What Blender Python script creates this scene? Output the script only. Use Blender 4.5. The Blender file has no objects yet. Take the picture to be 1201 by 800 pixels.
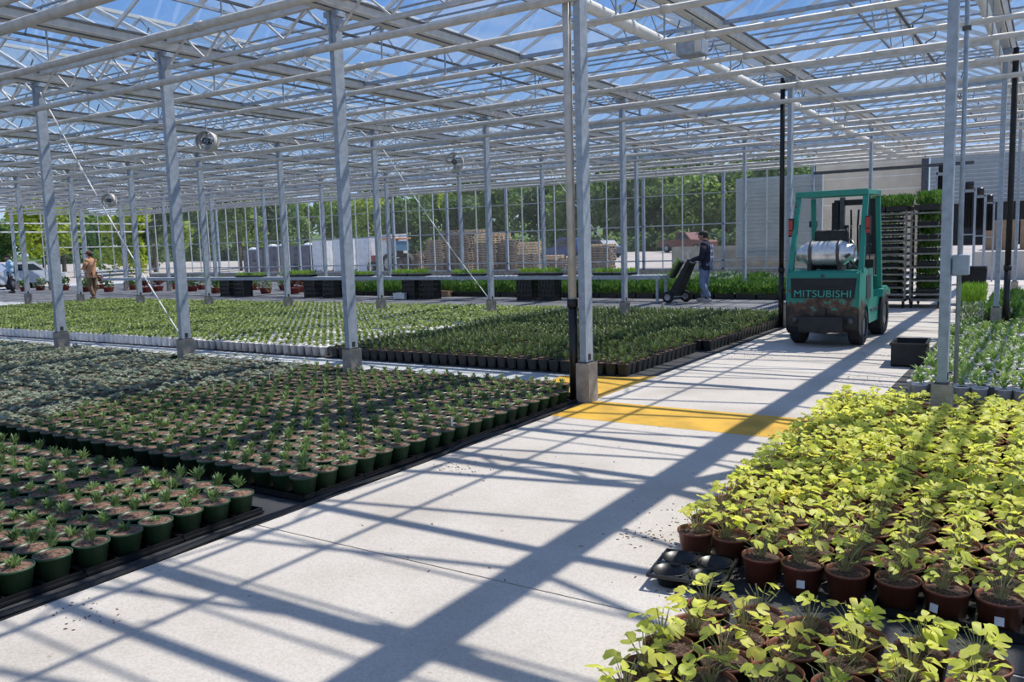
import bpy, math, random
import numpy as np
from mathutils import Matrix, Vector
random.seed(7)
RNG = np.random.default_rng(11)
scene = bpy.context.scene
col = scene.collection
PI = math.pi

# ------------------------------------------------------------------ camera
F_PX, PITCH, ROLL, YAW, CAM_H = 979.96, 0.1149, -0.0292, 0.5732, 1.6
_cy, _sy = math.cos(YAW), math.sin(YAW)
FWD = np.array([-_sy*math.cos(PITCH), _cy*math.cos(PITCH), -math.sin(PITCH)])
_R0 = np.array([_cy, _sy, 0.0]); _U0 = np.cross(_R0, FWD)
RGT = _R0*math.cos(ROLL) + _U0*math.sin(ROLL)
UPV = -_R0*math.sin(ROLL) + _U0*math.cos(ROLL)
CAM = np.array([0, 0, CAM_H])
cam_data = bpy.data.cameras.new('camera')
cam = bpy.data.objects.new('camera', cam_data); col.objects.link(cam)
cam_data.sensor_fit = 'HORIZONTAL'; cam_data.sensor_width = 36.0
cam_data.lens = F_PX/1201*36.0
cam_data.clip_start = .05; cam_data.clip_end = 600
cam.matrix_world = Matrix(((RGT[0], UPV[0], -FWD[0], 0), (RGT[1], UPV[1], -FWD[1], 0),
                           (RGT[2], UPV[2], -FWD[2], CAM_H), (0, 0, 0, 1)))
scene.camera = cam

def px(p):
    v = np.asarray(p, float) - CAM; z = v @ FWD
    if z <= .05: return None
    return 600.5 + F_PX*(v @ RGT)/z, 400 - F_PX*(v @ UPV)/z
def at_z(x, y, z=0.0):
    d = FWD + RGT*(x-600.5)/F_PX - UPV*(y-400)/F_PX
    return CAM + d*((z-CAM_H)/d[2])
def at_y(x, y, Y):
    d = FWD + RGT*(x-600.5)/F_PX - UPV*(y-400)/F_PX
    return CAM + d*(Y/d[1])
def in_view(p, m=60):
    q = px(p)
    return q is not None and -m < q[0] < 1201+m and -m < q[1] < 800+m

# ------------------------------------------------------------------ light
SUN_DIR = Vector((.3125, .56, 1.0)).normalized()
world = bpy.data.worlds.new('world'); scene.world = world
world.use_nodes = True
wt = world.node_tree; wt.nodes.clear()
w_out = wt.nodes.new('ShaderNodeOutputWorld'); w_bg = wt.nodes.new('ShaderNodeBackground')
w_tc = wt.nodes.new('ShaderNodeTexCoord'); w_sep = wt.nodes.new('ShaderNodeSeparateXYZ')
wt.links.new(w_tc.outputs['Generated'], w_sep.inputs[0])
w_sky = wt.nodes.new('ShaderNodeValToRGB'); wt.links.new(w_sep.outputs['Z'], w_sky.inputs['Fac'])
_e = w_sky.color_ramp.elements                          # clear spring sky: pale at the horizon, deeper blue overhead
_e[0].position, _e[0].color = 0.0, (.60, .74, .90, 1); _e[1].position, _e[1].color = 1.0, (.10, .24, .60, 1)
for _p, _c in ((.10, (.34, .56, .92, 1)), (.28, (.16, .37, .84, 1)), (.60, (.12, .28, .70, 1))):
    _q = _e.new(_p); _q.color = _c
w_map = wt.nodes.new('ShaderNodeMapping'); w_map.inputs['Scale'].default_value = (1.5, 1.5, 4.5)
w_noise = wt.nodes.new('ShaderNodeTexNoise'); w_noise.inputs['Scale'].default_value = 2.0
w_noise.inputs['Detail'].default_value = 8; w_noise.inputs['Roughness'].default_value = .6
w_ramp = wt.nodes.new('ShaderNodeValToRGB')
w_ramp.color_ramp.elements[0].position = .50; w_ramp.color_ramp.elements[1].position = .80
w_ramp.color_ramp.elements[1].color = (.8, .8, .8, 1)
w_mix = wt.nodes.new('ShaderNodeMix'); w_mix.data_type = 'RGBA'
w_mix.inputs['B'].default_value = (.82, .88, .96, 1)
wt.links.new(w_tc.outputs['Generated'], w_map.inputs['Vector'])
wt.links.new(w_map.outputs['Vector'], w_noise.inputs['Vector'])
wt.links.new(w_noise.outputs['Fac'], w_ramp.inputs['Fac'])
wt.links.new(w_ramp.outputs['Color'], w_mix.inputs['Factor'])
wt.links.new(w_sky.outputs['Color'], w_mix.inputs['A'])
wt.links.new(w_mix.outputs['Result'], w_bg.inputs['Color'])
wt.links.new(w_bg.outputs['Background'], w_out.inputs['Surface'])
w_bg.inputs['Strength'].default_value = 1.0
sun_d = bpy.data.lights.new('sun', 'SUN'); sun_d.energy = 5.3; sun_d.angle = math.radians(.55)
sun_d.color = (1.0, .94, .86)
sun = bpy.data.objects.new('sun', sun_d); col.objects.link(sun)
sun.rotation_euler = SUN_DIR.to_track_quat('Z', 'Y').to_euler(); sun.location = (20, 36, 64)
vs = scene.view_settings
vs.view_transform = 'Standard'; vs.look = 'None'; vs.gamma = 1; vs.exposure = -0.08
vs.use_curve_mapping = False
scene.cycles.transparent_max_bounces = 48
scene.cycles.max_bounces = 6

# ------------------------------------------------------------------ helpers
class MB:
    """collects shapes; build() links them as ONE mesh object"""
    def __init__(s): s.v = []; s.f = []; s.m = []; s.cm = 0
    def add(s, V, F):
        o = len(s.v); s.v.extend([tuple(map(float, p)) for p in V])
        s.f.extend([tuple(i+o for i in f) for f in F]); s.m.extend([s.cm]*len(F)); return s
    def box(s, c, d, rz=0.0, M=None):
        hx, hy, hz = d[0]/2, d[1]/2, d[2]/2
        P = [(-hx, -hy, -hz), (hx, -hy, -hz), (hx, hy, -hz), (-hx, hy, -hz), (-hx, -hy, hz), (hx, -hy, hz), (hx, hy, hz), (-hx, hy, hz)]
        if M is not None: P = [tuple(M @ Vector(p)) for p in P]
        else:
            cz, sz = math.cos(rz), math.sin(rz)
            P = [(c[0]+x*cz-y*sz, c[1]+x*sz+y*cz, c[2]+z) for x, y, z in P]
        return s.add(P, [(0, 3, 2, 1), (4, 5, 6, 7), (0, 1, 5, 4), (1, 2, 6, 5), (2, 3, 7, 6), (3, 0, 4, 7)])
    def frame(s, a, b):
        a, b = Vector(a), Vector(b); d = (b-a).normalized()
        u = d.cross(Vector((0, 0, 1)))
        if u.length < 1e-4: u = Vector((1, 0, 0))
        u.normalize(); return a, b, u, u.cross(d)
    def bar(s, a, b, w, h):
        a, b, u, n = s.frame(a, b); P = []
        for p in (a, b):
            for i, j in ((-1, -1), (1, -1), (1, 1), (-1, 1)): P.append(p + u*(i*w/2) + n*(j*h/2))
        return s.add(P, [(0, 1, 2, 3), (7, 6, 5, 4), (0, 4, 5, 1), (1, 5, 6, 2), (2, 6, 7, 3), (3, 7, 4, 0)])
    def tube(s, a, b, r, n=8, r2=None, caps=True):
        a, b, u, w = s.frame(a, b); r2 = r if r2 is None else r2; P = []
        for p, q in ((a, r), (b, r2)):
            for i in range(n):
                t = 2*PI*i/n; P.append(p + u*(q*math.cos(t)) + w*(q*math.sin(t)))
        F = [(i, i+n, (i+1) % n + n, (i+1) % n) for i in range(n)]
        if caps: F += [tuple(range(n)), tuple(range(2*n-1, n-1, -1))]
        return s.add(P, F)
    def path(s, pts, r, n=6):
        for a, b in zip(pts[:-1], pts[1:]): s.tube(a, b, r, n)
        return s
    def lathe(s, prof, n=16, c=(0, 0, 0), axis='z'):
        P = []; F = []
        for r, z in prof:
            for i in range(n):
                t = 2*PI*i/n; x, y = r*math.cos(t), r*math.sin(t)
                q = (x, y, z) if axis == 'z' else ((z, x, y) if axis == 'x' else (x, z, y))
                P.append((c[0]+q[0], c[1]+q[1], c[2]+q[2]))
        for k in range(len(prof)-1):
            for i in range(n):
                j = (i+1) % n; F.append((k*n+i, k*n+j, (k+1)*n+j, (k+1)*n+i))
        return s.add(P, F)
    def prism(s, poly, y0, y1, plane='xz'):
        """poly in (a,b); extruded along the third axis"""
        n = len(poly); P = []
        for y in (y0, y1):
            for a, b in poly:
                P.append({'xz': (a, y, b), 'yz': (y, a, b), 'xy': (a, b, y)}[plane])
        F = [tuple(range(n)), tuple(range(2*n-1, n-1, -1))] + [(i, (i+1) % n, (i+1) % n+n, i+n) for i in range(n)]
        return s.add(P, F)
    def sphere(s, c, r, n=10, m=7, sc=(1, 1, 1)):
        P = [(c[0], c[1], c[2]-r*sc[2])]; F = []
        for k in range(1, m):
            ph = PI*k/m
            for i in range(n):
                t = 2*PI*i/n
                P.append((c[0]+r*sc[0]*math.sin(ph)*math.cos(t), c[1]+r*sc[1]*math.sin(ph)*math.sin(t), c[2]-r*sc[2]*math.cos(ph)))
        P.append((c[0], c[1], c[2]+r*sc[2])); L = len(P)-1
        for i in range(n):
            F.append((0, 1+(i+1) % n, 1+i)); F.append((L, 1+(m-2)*n+i, 1+(m-2)*n+(i+1) % n))
            for k in range(m-2):
                a = 1+k*n+i; b = 1+k*n+(i+1) % n; F.append((a, b, b+n, a+n))
        return s.add(P, F)
    def mesh(s, name, mats, smooth=False):
        me = bpy.data.meshes.new(name); me.from_pydata(s.v, [], s.f)
        for m in (mats if isinstance(mats, (list, tuple)) else [mats]): me.materials.append(m)
        if any(s.m): me.polygons.foreach_set('material_index', s.m)
        if smooth: me.polygons.foreach_set('use_smooth', [True]*len(s.f))
        me.update(); return me
    def build(s, name, mats, parent=None, smooth=False, loc=None, rz=0, bevel=0):
        o = obj(name, s.mesh(name, mats, smooth), parent, loc, rz)
        if bevel:
            b = o.modifiers.new('bevel', 'BEVEL'); b.width = bevel; b.segments = 2; b.limit_method = 'ANGLE'
        return o
def obj(name, me, parent=None, loc=None, rz=0):
    o = bpy.data.objects.new(name, me); col.objects.link(o)
    if parent is not None: o.parent = parent
    if loc is not None: o.location = loc
    if rz: o.rotation_euler = (0, 0, rz)
    return o
def tag(o, label, cat, group=None):
    o['label'] = label; o['category'] = cat
    if group: o['group'] = group
    return o
def thing(name, label, cat, loc=(0, 0, 0), rz=0, group=None):
    return tag(obj(name, None, None, loc, rz), label, cat, group)
def struct(o, label=None, cat=None):
    o['kind'] = 'structure'
    if label: o['label'] = label
    if cat: o['category'] = cat
    return o
def copy_tree(o, parent=None):
    c = o.copy(); col.objects.link(c); c.parent = parent
    for ch in o.children: copy_tree(ch, c)
    return c
def pieces(name, me, mats4, parent, limit=300, key=None):
    """alike pieces sharing one mesh: the `limit` nearest as objects, the rest joined as stuff"""
    key = key or (lambda M: (M.translation - Vector(CAM)).length + (0 if in_view(M.translation, 150) else 500))
    mats4 = sorted(mats4, key=key)
    for M in mats4[:limit]:
        o = bpy.data.objects.new(name, me); col.objects.link(o); o.parent = parent; o.matrix_local = M
    rest = mats4[limit:]
    if rest:
        V = np.array([v.co[:] for v in me.vertices]); fs = [tuple(p.vertices) for p in me.polygons]
        P = []; F = []; n = len(V)
        for k, M in enumerate(rest):
            A = np.array(M); P.append(V @ A[:3, :3].T + A[:3, 3]); F += [tuple(i+k*n for i in f) for f in fs]
        m2 = bpy.data.meshes.new(name+'_rows'); m2.from_pydata(np.concatenate(P).tolist(), [], F)
        for m in me.materials: m2.materials.append(m)
        o = obj(name+'_rows', m2, parent); o['kind'] = 'stuff'
def place(loc, rz=0, sc=1.0):
    return Matrix.Translation(loc) @ Matrix.Rotation(rz, 4, 'Z') @ Matrix.Scale(sc, 4)

# ------------------------------------------------------------------ materials
def nodes(name):
    m = bpy.data.materials.new(name); m.use_nodes = True
    nt = m.node_tree; return m, nt, nt.nodes['Principled BSDF'], nt.nodes['Material Output']
def setc(n, k, v):
    if k in n.inputs: n.inputs[k].default_value = v
def ramp(nt, stops):
    r = nt.nodes.new('ShaderNodeValToRGB'); e = r.color_ramp.elements
    e[0].position, e[0].color = stops[0][0], (*stops[0][1], 1)
    e[1].position, e[1].color = stops[-1][0], (*stops[-1][1], 1)
    for p, c in stops[1:-1]:
        q = e.new(p); q.color = (*c, 1)
    return r
def mat(name, c, rough=.6, metal=0.0, var=.18, scale=6.0, bump=0.0, bscale=None, c2=None, coord='Object', detail=5, spec=None):
    m, nt, b, out = nodes(name)
    tc = nt.nodes.new('ShaderNodeTexCoord'); nz = nt.nodes.new('ShaderNodeTexNoise')
    nz.inputs['Scale'].default_value = scale; nz.inputs['Detail'].default_value = detail
    if coord == 'World':
        g = nt.nodes.new('ShaderNodeNewGeometry'); src = g.outputs['Position']
    else: src = tc.outputs[coord]
    nt.links.new(src, nz.inputs['Vector'])
    a = tuple(x*(1-var) for x in c); d = c2 if c2 else tuple(min(1, x*(1+var)) for x in c)
    r = ramp(nt, [(.32, a), (.68, d)])
    nt.links.new(nz.outputs['Fac'], r.inputs['Fac']); nt.links.new(r.outputs['Color'], b.inputs['Base Color'])
    b.inputs['Roughness'].default_value = rough; b.inputs['Metallic'].default_value = metal
    if spec is not None: setc(b, 'Specular IOR Level', spec)
    if bump:
        n2 = nt.nodes.new('ShaderNodeTexNoise'); n2.inputs['Scale'].default_value = bscale or scale*6
        n2.inputs['Detail'].default_value = 6
        nt.links.new(src, n2.inputs['Vector'])
        bp = nt.nodes.new('ShaderNodeBump'); bp.inputs['Strength'].default_value = bump; bp.inputs['Distance'].default_value = .02
        nt.links.new(n2.outputs['Fac'], bp.inputs['Height']); nt.links.new(bp.outputs['Normal'], b.inputs['Normal'])
    return m
def leaf_mat(name, stops, scale=9.0, transl=.35, rough=.5):
    m, nt, b, out = nodes(name)
    g = nt.nodes.new('ShaderNodeNewGeometry'); nz = nt.nodes.new('ShaderNodeTexNoise')
    nz.inputs['Scale'].default_value = scale; nz.inputs['Detail'].default_value = 3
    nt.links.new(g.outputs['Position'], nz.inputs['Vector'])
    r = ramp(nt, stops); nt.links.new(nz.outputs['Fac'], r.inputs['Fac'])
    nt.links.new(r.outputs['Color'], b.inputs['Base Color']); b.inputs['Roughness'].default_value = rough
    t = nt.nodes.new('ShaderNodeBsdfTranslucent'); nt.links.new(r.outputs['Color'], t.inputs['Color'])
    mx = nt.nodes.new('ShaderNodeMixShader'); mx.inputs['Fac'].default_value = transl
    nt.links.new(b.outputs['BSDF'], mx.inputs[1]); nt.links.new(t.outputs['BSDF'], mx.inputs[2])
    nt.links.new(mx.outputs['Shader'], out.inputs['Surface']); return m
def glass_mat(name, tint=(.97, .985, .98), haze=.03, refl=.3, hazec=(.85, .88, .9)):
    m, nt, b, out = nodes(name); nt.nodes.remove(b)
    tr = nt.nodes.new('ShaderNodeBsdfTransparent'); tr.inputs['Color'].default_value = (*tint, 1)
    df = nt.nodes.new('ShaderNodeBsdfTranslucent'); df.inputs['Color'].default_value = (*hazec, 1)
    gl = nt.nodes.new('ShaderNodeBsdfGlossy'); gl.inputs['Roughness'].default_value = .05
    lw = nt.nodes.new('ShaderNodeFresnel'); lw.inputs['IOR'].default_value = 1.25
    nz = nt.nodes.new('ShaderNodeTexNoise'); nz.inputs['Scale'].default_value = 1.3; nz.inputs['Detail'].default_value = 4
    g = nt.nodes.new('ShaderNodeNewGeometry'); nt.links.new(g.outputs['Position'], nz.inputs['Vector'])
    mu = nt.nodes.new('ShaderNodeMath'); mu.operation = 'MULTIPLY'; mu.inputs[1].default_value = haze*2
    nt.links.new(nz.outputs['Fac'], mu.inputs[0])
    m1 = nt.nodes.new('ShaderNodeMixShader'); m2 = nt.nodes.new('ShaderNodeMixShader')
    nt.links.new(mu.outputs[0], m1.inputs['Fac']); nt.links.new(tr.outputs[0], m1.inputs[1]); nt.links.new(df.outputs[0], m1.inputs[2])
    f2 = nt.nodes.new('ShaderNodeMath'); f2.operation = 'MULTIPLY'; f2.inputs[1].default_value = refl
    nt.links.new(lw.outputs[0], f2.inputs[0]); nt.links.new(f2.outputs[0], m2.inputs['Fac'])
    nt.links.new(m1.outputs[0], m2.inputs[1]); nt.links.new(gl.outputs[0], m2.inputs[2])
    nt.links.new(m2.outputs[0], out.inputs['Surface']); return m

def concrete_mat():
    m, nt, b, out = nodes('concrete_path')
    g = nt.nodes.new('ShaderNodeNewGeometry')
    n1 = nt.nodes.new('ShaderNodeTexNoise'); n1.inputs['Scale'].default_value = 1.1; n1.inputs['Detail'].default_value = 8
    n2 = nt.nodes.new('ShaderNodeTexNoise'); n2.inputs['Scale'].default_value = 85; n2.inputs['Detail'].default_value = 3
    n3 = nt.nodes.new('ShaderNodeTexNoise'); n3.inputs['Scale'].default_value = 14; n3.inputs['Detail'].default_value = 6
    for n in (n1, n2, n3): nt.links.new(g.outputs['Position'], n.inputs['Vector'])
    r1 = ramp(nt, [(.3, (.47, .425, .375)), (.5, (.57, .525, .475)), (.72, (.62, .58, .53))])
    r2 = ramp(nt, [(.25, (.80, .79, .77)), (.6, (1, 1, 1))])
    r3 = ramp(nt, [(.0, (1, 1, 1)), (.69, (1, 1, 1)), (.76, (.42, .34, .26))])
    nt.links.new(n1.outputs['Fac'], r1.inputs['Fac']); nt.links.new(n2.outputs['Fac'], r2.inputs['Fac']); nt.links.new(n3.outputs['Fac'], r3.inputs['Fac'])
    a = nt.nodes.new('ShaderNodeMix'); a.data_type = 'RGBA'; a.blend_type = 'MULTIPLY'; a.inputs['Factor'].default_value = 1
    c = nt.nodes.new('ShaderNodeMix'); c.data_type = 'RGBA'; c.blend_type = 'MULTIPLY'; c.inputs['Factor'].default_value = .8
    nt.links.new(r1.outputs['Color'], a.inputs['A']); nt.links.new(r2.outputs['Color'], a.inputs['B'])
    nt.links.new(a.outputs['Result'], c.inputs['A']); nt.links.new(r3.outputs['Color'], c.inputs['B'])
    nt.links.new(c.outputs['Result'], b.inputs['Base Color']); b.inputs['Roughness'].default_value = .85
    bp = nt.nodes.new('ShaderNodeBump'); bp.inputs['Strength'].default_value = .25; bp.inputs['Distance'].default_value = .01
    nt.links.new(n2.outputs['Fac'], bp.inputs['Height']); nt.links.new(bp.outputs['Normal'], b.inputs['Normal'])
    return m
M = {}
M['concrete'] = concrete_mat()
M['strip'] = mat('concrete_strip', (.46, .47, .47), .85, var=.15, scale=2.5, bump=.2, bscale=60, coord='World')
M['footing'] = mat('footing_concrete', (.38, .33, .27), .9, var=.22, scale=9, bump=.5, bscale=40)
M['cloth'] = mat('ground_cloth', (.035, .037, .042), .75, var=.3, scale=5, bump=.4, bscale=140, coord='World')
M['walk'] = mat('far_walkway', (.17, .17, .18), .85, var=.2, scale=1.5, bump=.2, coord='World')
M['yellow_paint'] = mat('yellow_paint', (.62, .36, .035), .7, var=.22, scale=3.5, bump=.15, bscale=70, coord='World')
M['gravel'] = mat('gravel_yard', (.44, .39, .35), .95, var=.2, scale=.6, bump=.5, bscale=30, coord='World')
M['grass'] = mat('grass_bank', (.09, .15, .035), .95, var=.45, scale=.8, bump=.6, bscale=12, coord='World')
M['galv'] = mat('galvanised_steel', (.35, .40, .46), .5, .3, var=.16, scale=14, bump=.05, detail=8)
M['alu'] = mat('aluminium_gutter', (.64, .62, .58), .45, .2, var=.1, scale=9)
M['pipe'] = mat('painted_pipe', (.60, .57, .52), .55, .05, var=.13, scale=8)
M['white'] = mat('white_paint', (.78, .78, .76), .45, 0, var=.05, scale=9)
M['dark_steel'] = mat('dark_steel', (.10, .105, .11), .5, .5, var=.2, scale=10)
M['black'] = mat('black_plastic', (.012, .012, .013), .38, 0, var=.25, scale=12)
M['black_matt'] = mat('black_matt', (.02, .02, .021), .7, 0, var=.25, scale=12)
M['glass'] = glass_mat('roof_glass', haze=.012, refl=.12)
M['wall_glass'] = glass_mat('wall_glass', (.95, .97, .965), haze=.03, refl=.25)
M['green_pot'] = mat('green_pot', (.034, .082, .038), .42, 0, var=.2, scale=7)
M['brown_pot'] = mat('brown_pot', (.20, .062, .036), .42, 0, var=.16, scale=7)
M['white_pot'] = mat('white_pot', (.84, .82, .81), .45, 0, var=.06, scale=7)
M['black_pot'] = mat('black_pot', (.018, .02, .02), .4, 0, var=.2, scale=9)
M['soil'] = mat('bark_soil', (.13, .07, .05), .95, var=.8, scale=60, bump=1.0, bscale=150, c2=(.46, .27, .19), coord='World')
M['soil_dark'] = mat('peat_soil', (.06, .034, .026), .95, var=.6, scale=80, bump=.9, bscale=160, c2=(.2, .115, .09), coord='World')
M['leaf_green'] = leaf_mat('leaf_green', [(.3, (.11, .19, .06)), (.5, (.20, .31, .10)), (.72, (.34, .46, .17))])
M['leaf_silver'] = leaf_mat('leaf_silver', [(.3, (.20, .26, .17)), (.5, (.33, .38, .28)), (.72, (.50, .53, .42))])
M['leaf_yellow'] = leaf_mat('leaf_yellow', [(.28, (.54, .66, .08)), (.45, (.82, .87, .14)), (.6, (.92, .91, .18)), (.76, (.96, .82, .14))], 11, .55)
M['leaf_pale'] = leaf_mat('leaf_pale', [(.3, (.16, .25, .05)), (.5, (.29, .39, .09)), (.72, (.45, .52, .19))])
M['leaf_strap'] = leaf_mat('leaf_strap', [(.3, (.14, .26, .04)), (.5, (.27, .42, .08)), (.72, (.45, .55, .22))])
M['leaf_dark'] = leaf_mat('leaf_dark', [(.3, (.07, .13, .035)), (.5, (.13, .20, .06)), (.72, (.23, .30, .10))])
M['leaf_red'] = leaf_mat('leaf_red', [(.3, (.12, .03, .03)), (.5, (.2, .06, .05)), (.7, (.2, .2, .06))])
M['leaf_bright'] = leaf_mat('leaf_bright', [(.3, (.16, .34, .03)), (.5, (.28, .48, .05)), (.72, (.42, .58, .08))])
M['stem'] = mat('stem', (.30, .30, .14), .6, 0, var=.3, scale=20)
M['sticker'] = mat('paper_sticker', (.8, .8, .78), .6, 0, var=.04, scale=9)

# ------------------------------------------------------------------ grid of the greenhouse
SP, BAY, X4, Y0, GUT = 3.2, 7.7524, -3.889, 7.396, 4.33
def gx(i): return X4 + SP*i            # gutter lines; i=0 is the path edge, i=1 the line right of the path
def ry(j): return Y0 + BAY*j           # column rows
Y_END = ry(3); Y_BEG = ry(-2); I0, I1 = -13, 3

# ------------------------------------------------------------------ floor
floor = struct(MB().box((-20, 12, -.16), (62, 46, .3)).build('floor', M['strip']))
for a, b in zip([-7, -.7, 3.17, 7.43, 11.35, 15.25, 19.2, 23.1, 27.0], [-.7, 3.17, 7.43, 11.35, 15.25, 19.2, 23.1, 27.0, Y_END-.1]):
    MB().box((-.13, (a+b)/2, -.003), (7.46, b-a-.011, .018)).build('concrete_slab', M['concrete'], floor)
def cloth(x0, x1, y0, y1, z=.004, m='cloth', name='ground_cloth'):
    return MB().box(((x0+x1)/2, (y0+y1)/2, z/2), (x1-x0, y1-y0, z)).build(name, M[m], floor)
cloth(-30, -3.88, -4, 8.02); cloth(-30, -3.86, 8.93, 16.6)
cloth(-45.4, -3.86, 16.65, 21.3, .005, 'walk', 'dark_walkway'); cloth(-45.4, -3.86, 21.3, 30.4, .004, 'walk', 'dark_walkway')
cloth(-1.22, 3.4, 3.36, 8.4, .01); cloth(-1.1, 3.4, .5, 3.34, .01); cloth(-1.35, 3.4, 8.5, 19.5, .01)
MB().box((-2.6, 7.02, .0065), (2.52, .82, .002)).build('yellow_band', M['yellow_paint'], floor)
MB().prism([(-4.93, 8.72), (-4.72, 7.5), (-3.87, 7.5), (-3.87, 9.1), (-4.15, 8.9)], .001, .009, 'xy').build('yellow_band', M['yellow_paint'], floor)
# folded rubber edge of the ground cloth along the path
e = MB(); ys = np.arange(-1, 7.3, .35)
pts = [(-3.90+.018*math.sin(y*3.1)+.012*math.sin(y*7.7), y, .012+.008*math.sin(y*5)) for y in ys]
e.path(pts, .017, 6); e.build('cloth_edge', M['black_matt'], floor)

# ------------------------------------------------------------------ columns
def col_mesh(h0, h1, w=.07, d=.15):
    m = MB(); t = .012                                   # a C-section: web and flanges read as two faces
    m.box((0, 0, (h0+h1)/2), (w, d, h1-h0))
    return m.mesh('post', M['galv'])
def foot_mesh(h, a=.145, b=.19):
    m = MB(); m.box((0, 0, h/2), (a, b, h)); return m.mesh('concrete_foot', M['footing'])
POST, FOOT = col_mesh(.40, GUT), foot_mesh(.40)
PLATE = MB().box((0, 0, .008), (.10, .17, .016)).mesh('base_plate', M['dark_steel'])
SLOT = MB().box((0, 0, 0), (.004, .05, .06)).mesh('access_slot', M['black_matt'])
HEAD = MB().box((0, 0, -.03), (.2, .16, .06)).box((.0, 0, -.11), (.09, .17, .1)).mesh('head_bracket', M['galv'])
columns = {}
COL_LAB = {(0, 0): 'grey steel column on a brownish concrete foot beside the yellow floor paint', (1, 0): 'grey steel column with conduit and junction box between yellow-leaf plants and white pots',
           (-1, 0): 'grey steel column where the white pots meet the black pots', (0, 1): 'grey steel column just behind the forklift, black downpipe on it',
           (1, 1): 'grey steel column with black downpipe standing among the white strap-leaf pots', (-1, 1): 'grey steel column at the back edge of the black pots nearest the dark-clothed worker',
           (0, 2): 'slender grey steel column behind the plant racks', (1, 2): 'slender grey steel column near the black hanging curtains'}
COL_ROW = {-1: ('grey steel column behind the photographer', 'columns behind the photographer'), 0: ('grey steel column on concrete foot at the back of the silvery plants', 'columns behind the silvery plants'),
           1: ('grey steel column along the back of the white potted bed before the dark walkway', 'columns along the dark walkway'), 2: ('slender grey steel column among the far plants behind the long bench', 'columns behind the long bench')}
for j in range(-2, 3):
    for i in range(I0, I1+1):
        p = (gx(i), ry(j), 0)
        if j < 0 and not (i in (0, 1, 2)): continue
        if not (in_view(p, 250) or in_view((p[0], p[1], 3.5), 250)) and j >= 0: continue
        lab, grp = COL_ROW[min(max(j, -1), 2)]
        lab = COL_LAB.get((i, j), lab)
        c = thing('steel_column', lab, 'column', p, 0, None if (i, j) in COL_LAB else grp)
        obj('post', POST, c); obj('concrete_foot', FOOT, c); obj('base_plate', PLATE, c, (0, 0, .402))
        obj('access_slot', SLOT, c, (.0365, 0, .46)); obj('head_bracket', HEAD, c, (0, 0, GUT))
        columns[(i, j)] = c
# downpipe beside the path column: grey above, black below
def downpipe(i, j, label, side=-.11, oy=-.05, z1=.98, top='pipe', bot='black'):
    d = thing('downpipe', label, 'pipe', (gx(i)+side, ry(j)+oy, 0))
    MB().tube((0, 0, z1), (0, 0, GUT), .042, 12).build('upper_pipe', M[top], d, True)
    MB().tube((0, 0, .0), (0, 0, z1+.03), .046, 12).build('lower_pipe', M[bot], d, True)
    MB().tube((0, 0, z1-.02), (0, 0, z1+.06), .055, 12).build('collar', M['black_matt'], d, True)
downpipe(0, 0, 'pale grey rain downpipe with black lower half on column beside yellow floor paint', -.13, -.03)
downpipe(0, 1, 'black rain downpipe on the column behind the forklift', -.13, -.03, 1.0, 'black', 'black')
downpipe(1, 1, 'black rain downpipe on the column among the white pots', .135, -.03, 1.0, 'black_matt', 'black')
c5 = columns[(1, 0)]
MB().tube((.09, .02, .4), (.09, .02, GUT), .017, 8).build('conduit', M['galv'], c5, True)
MB().box((.10, .03, 1.34), (.12, .1, .16)).build('junction_box', M['galv'], c5, bevel=.008)
MB().box((.09, .02, 3.13), (.06, .05, .03)).build('pipe_clip', M['dark_steel'], c5)
# slack white brace wires crossing between the columns
def brace(a, b, label):
    w = MB(); n = 14; A, B = Vector(a), Vector(b); pts = []
    for k in range(n+1):
        t = k/n; p = A.lerp(B, t); p.z -= .10*math.sin(PI*t); pts.append(p)
    tag(w.path(pts, .011, 5).build('brace_rod', M['white'], None, True), label, 'rod')
brace((gx(-3)+.07, Y0-.02, GUT-.15), (gx(-2)-.07, Y0-.02, .45), 'white diagonal brace rod between two columns beside the silvery plants')
brace((gx(-3)+.06, ry(2), GUT-.15), (gx(-2)-.06, ry(2), .45), 'thin white diagonal brace rod in front of the blue pickup truck')
brace((gx(-3)+.07, ry(1), GUT-.15), (gx(-2)-.07, ry(1), .45), 'white diagonal brace rod crossing in front of the pallet stacks')

# ------------------------------------------------------------------ roof
RISE = .72; ZR = GUT+.17+RISE; ZE = GUT+.17
ceiling = struct(obj('ceiling', None))
g = MB()
prof = [(-.10, .17), (-.115, .17), (-.10, .05), (-.05, 0), (.05, 0), (.10, .05), (.115, .17), (.10, .17), (.088, .06), (.045, .015), (-.045, .015), (-.088, .06)]
g.prism(prof, Y_BEG, Y_END, 'xz'); g.cm = 1
for s_ in (-1, 1): g.box((s_*.118, (Y_BEG+Y_END)/2, .155), (.018, Y_END-Y_BEG, .03)); g.box((s_*.07, (Y_BEG+Y_END)/2, .018), (.008, Y_END-Y_BEG, .02))
GM = g.mesh('gutter', [M['alu'], M['dark_steel']])
for i in range(I0, I1+1): obj('gutter', GM, ceiling, (gx(i), 0, GUT))
r = MB(); r.box((0, (Y_BEG+Y_END)/2, 0), (.06, Y_END-Y_BEG, .05)); RM = r.mesh('ridge', M['white'])
PANE = .7752
npan = int(round((Y_END-Y_BEG)/PANE))
sl = math.hypot(SP/2-.1, RISE)
bar_me = MB().bar((0, 0, 0), (SP/2-.1, 0, RISE), .028, .045).mesh('glazing_bar', M['white'])
q = MB(); q.add([(0, .012, 0), (0, PANE-.012, 0), (SP/2-.1, PANE-.012, RISE), (SP/2-.1, .012, RISE)], [(0, 3, 2, 1)])
pane_me = q.mesh('pane', M['glass'])
bars, panes = [], []
FLIP = Matrix.Rotation(PI, 4, 'Z')
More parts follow.
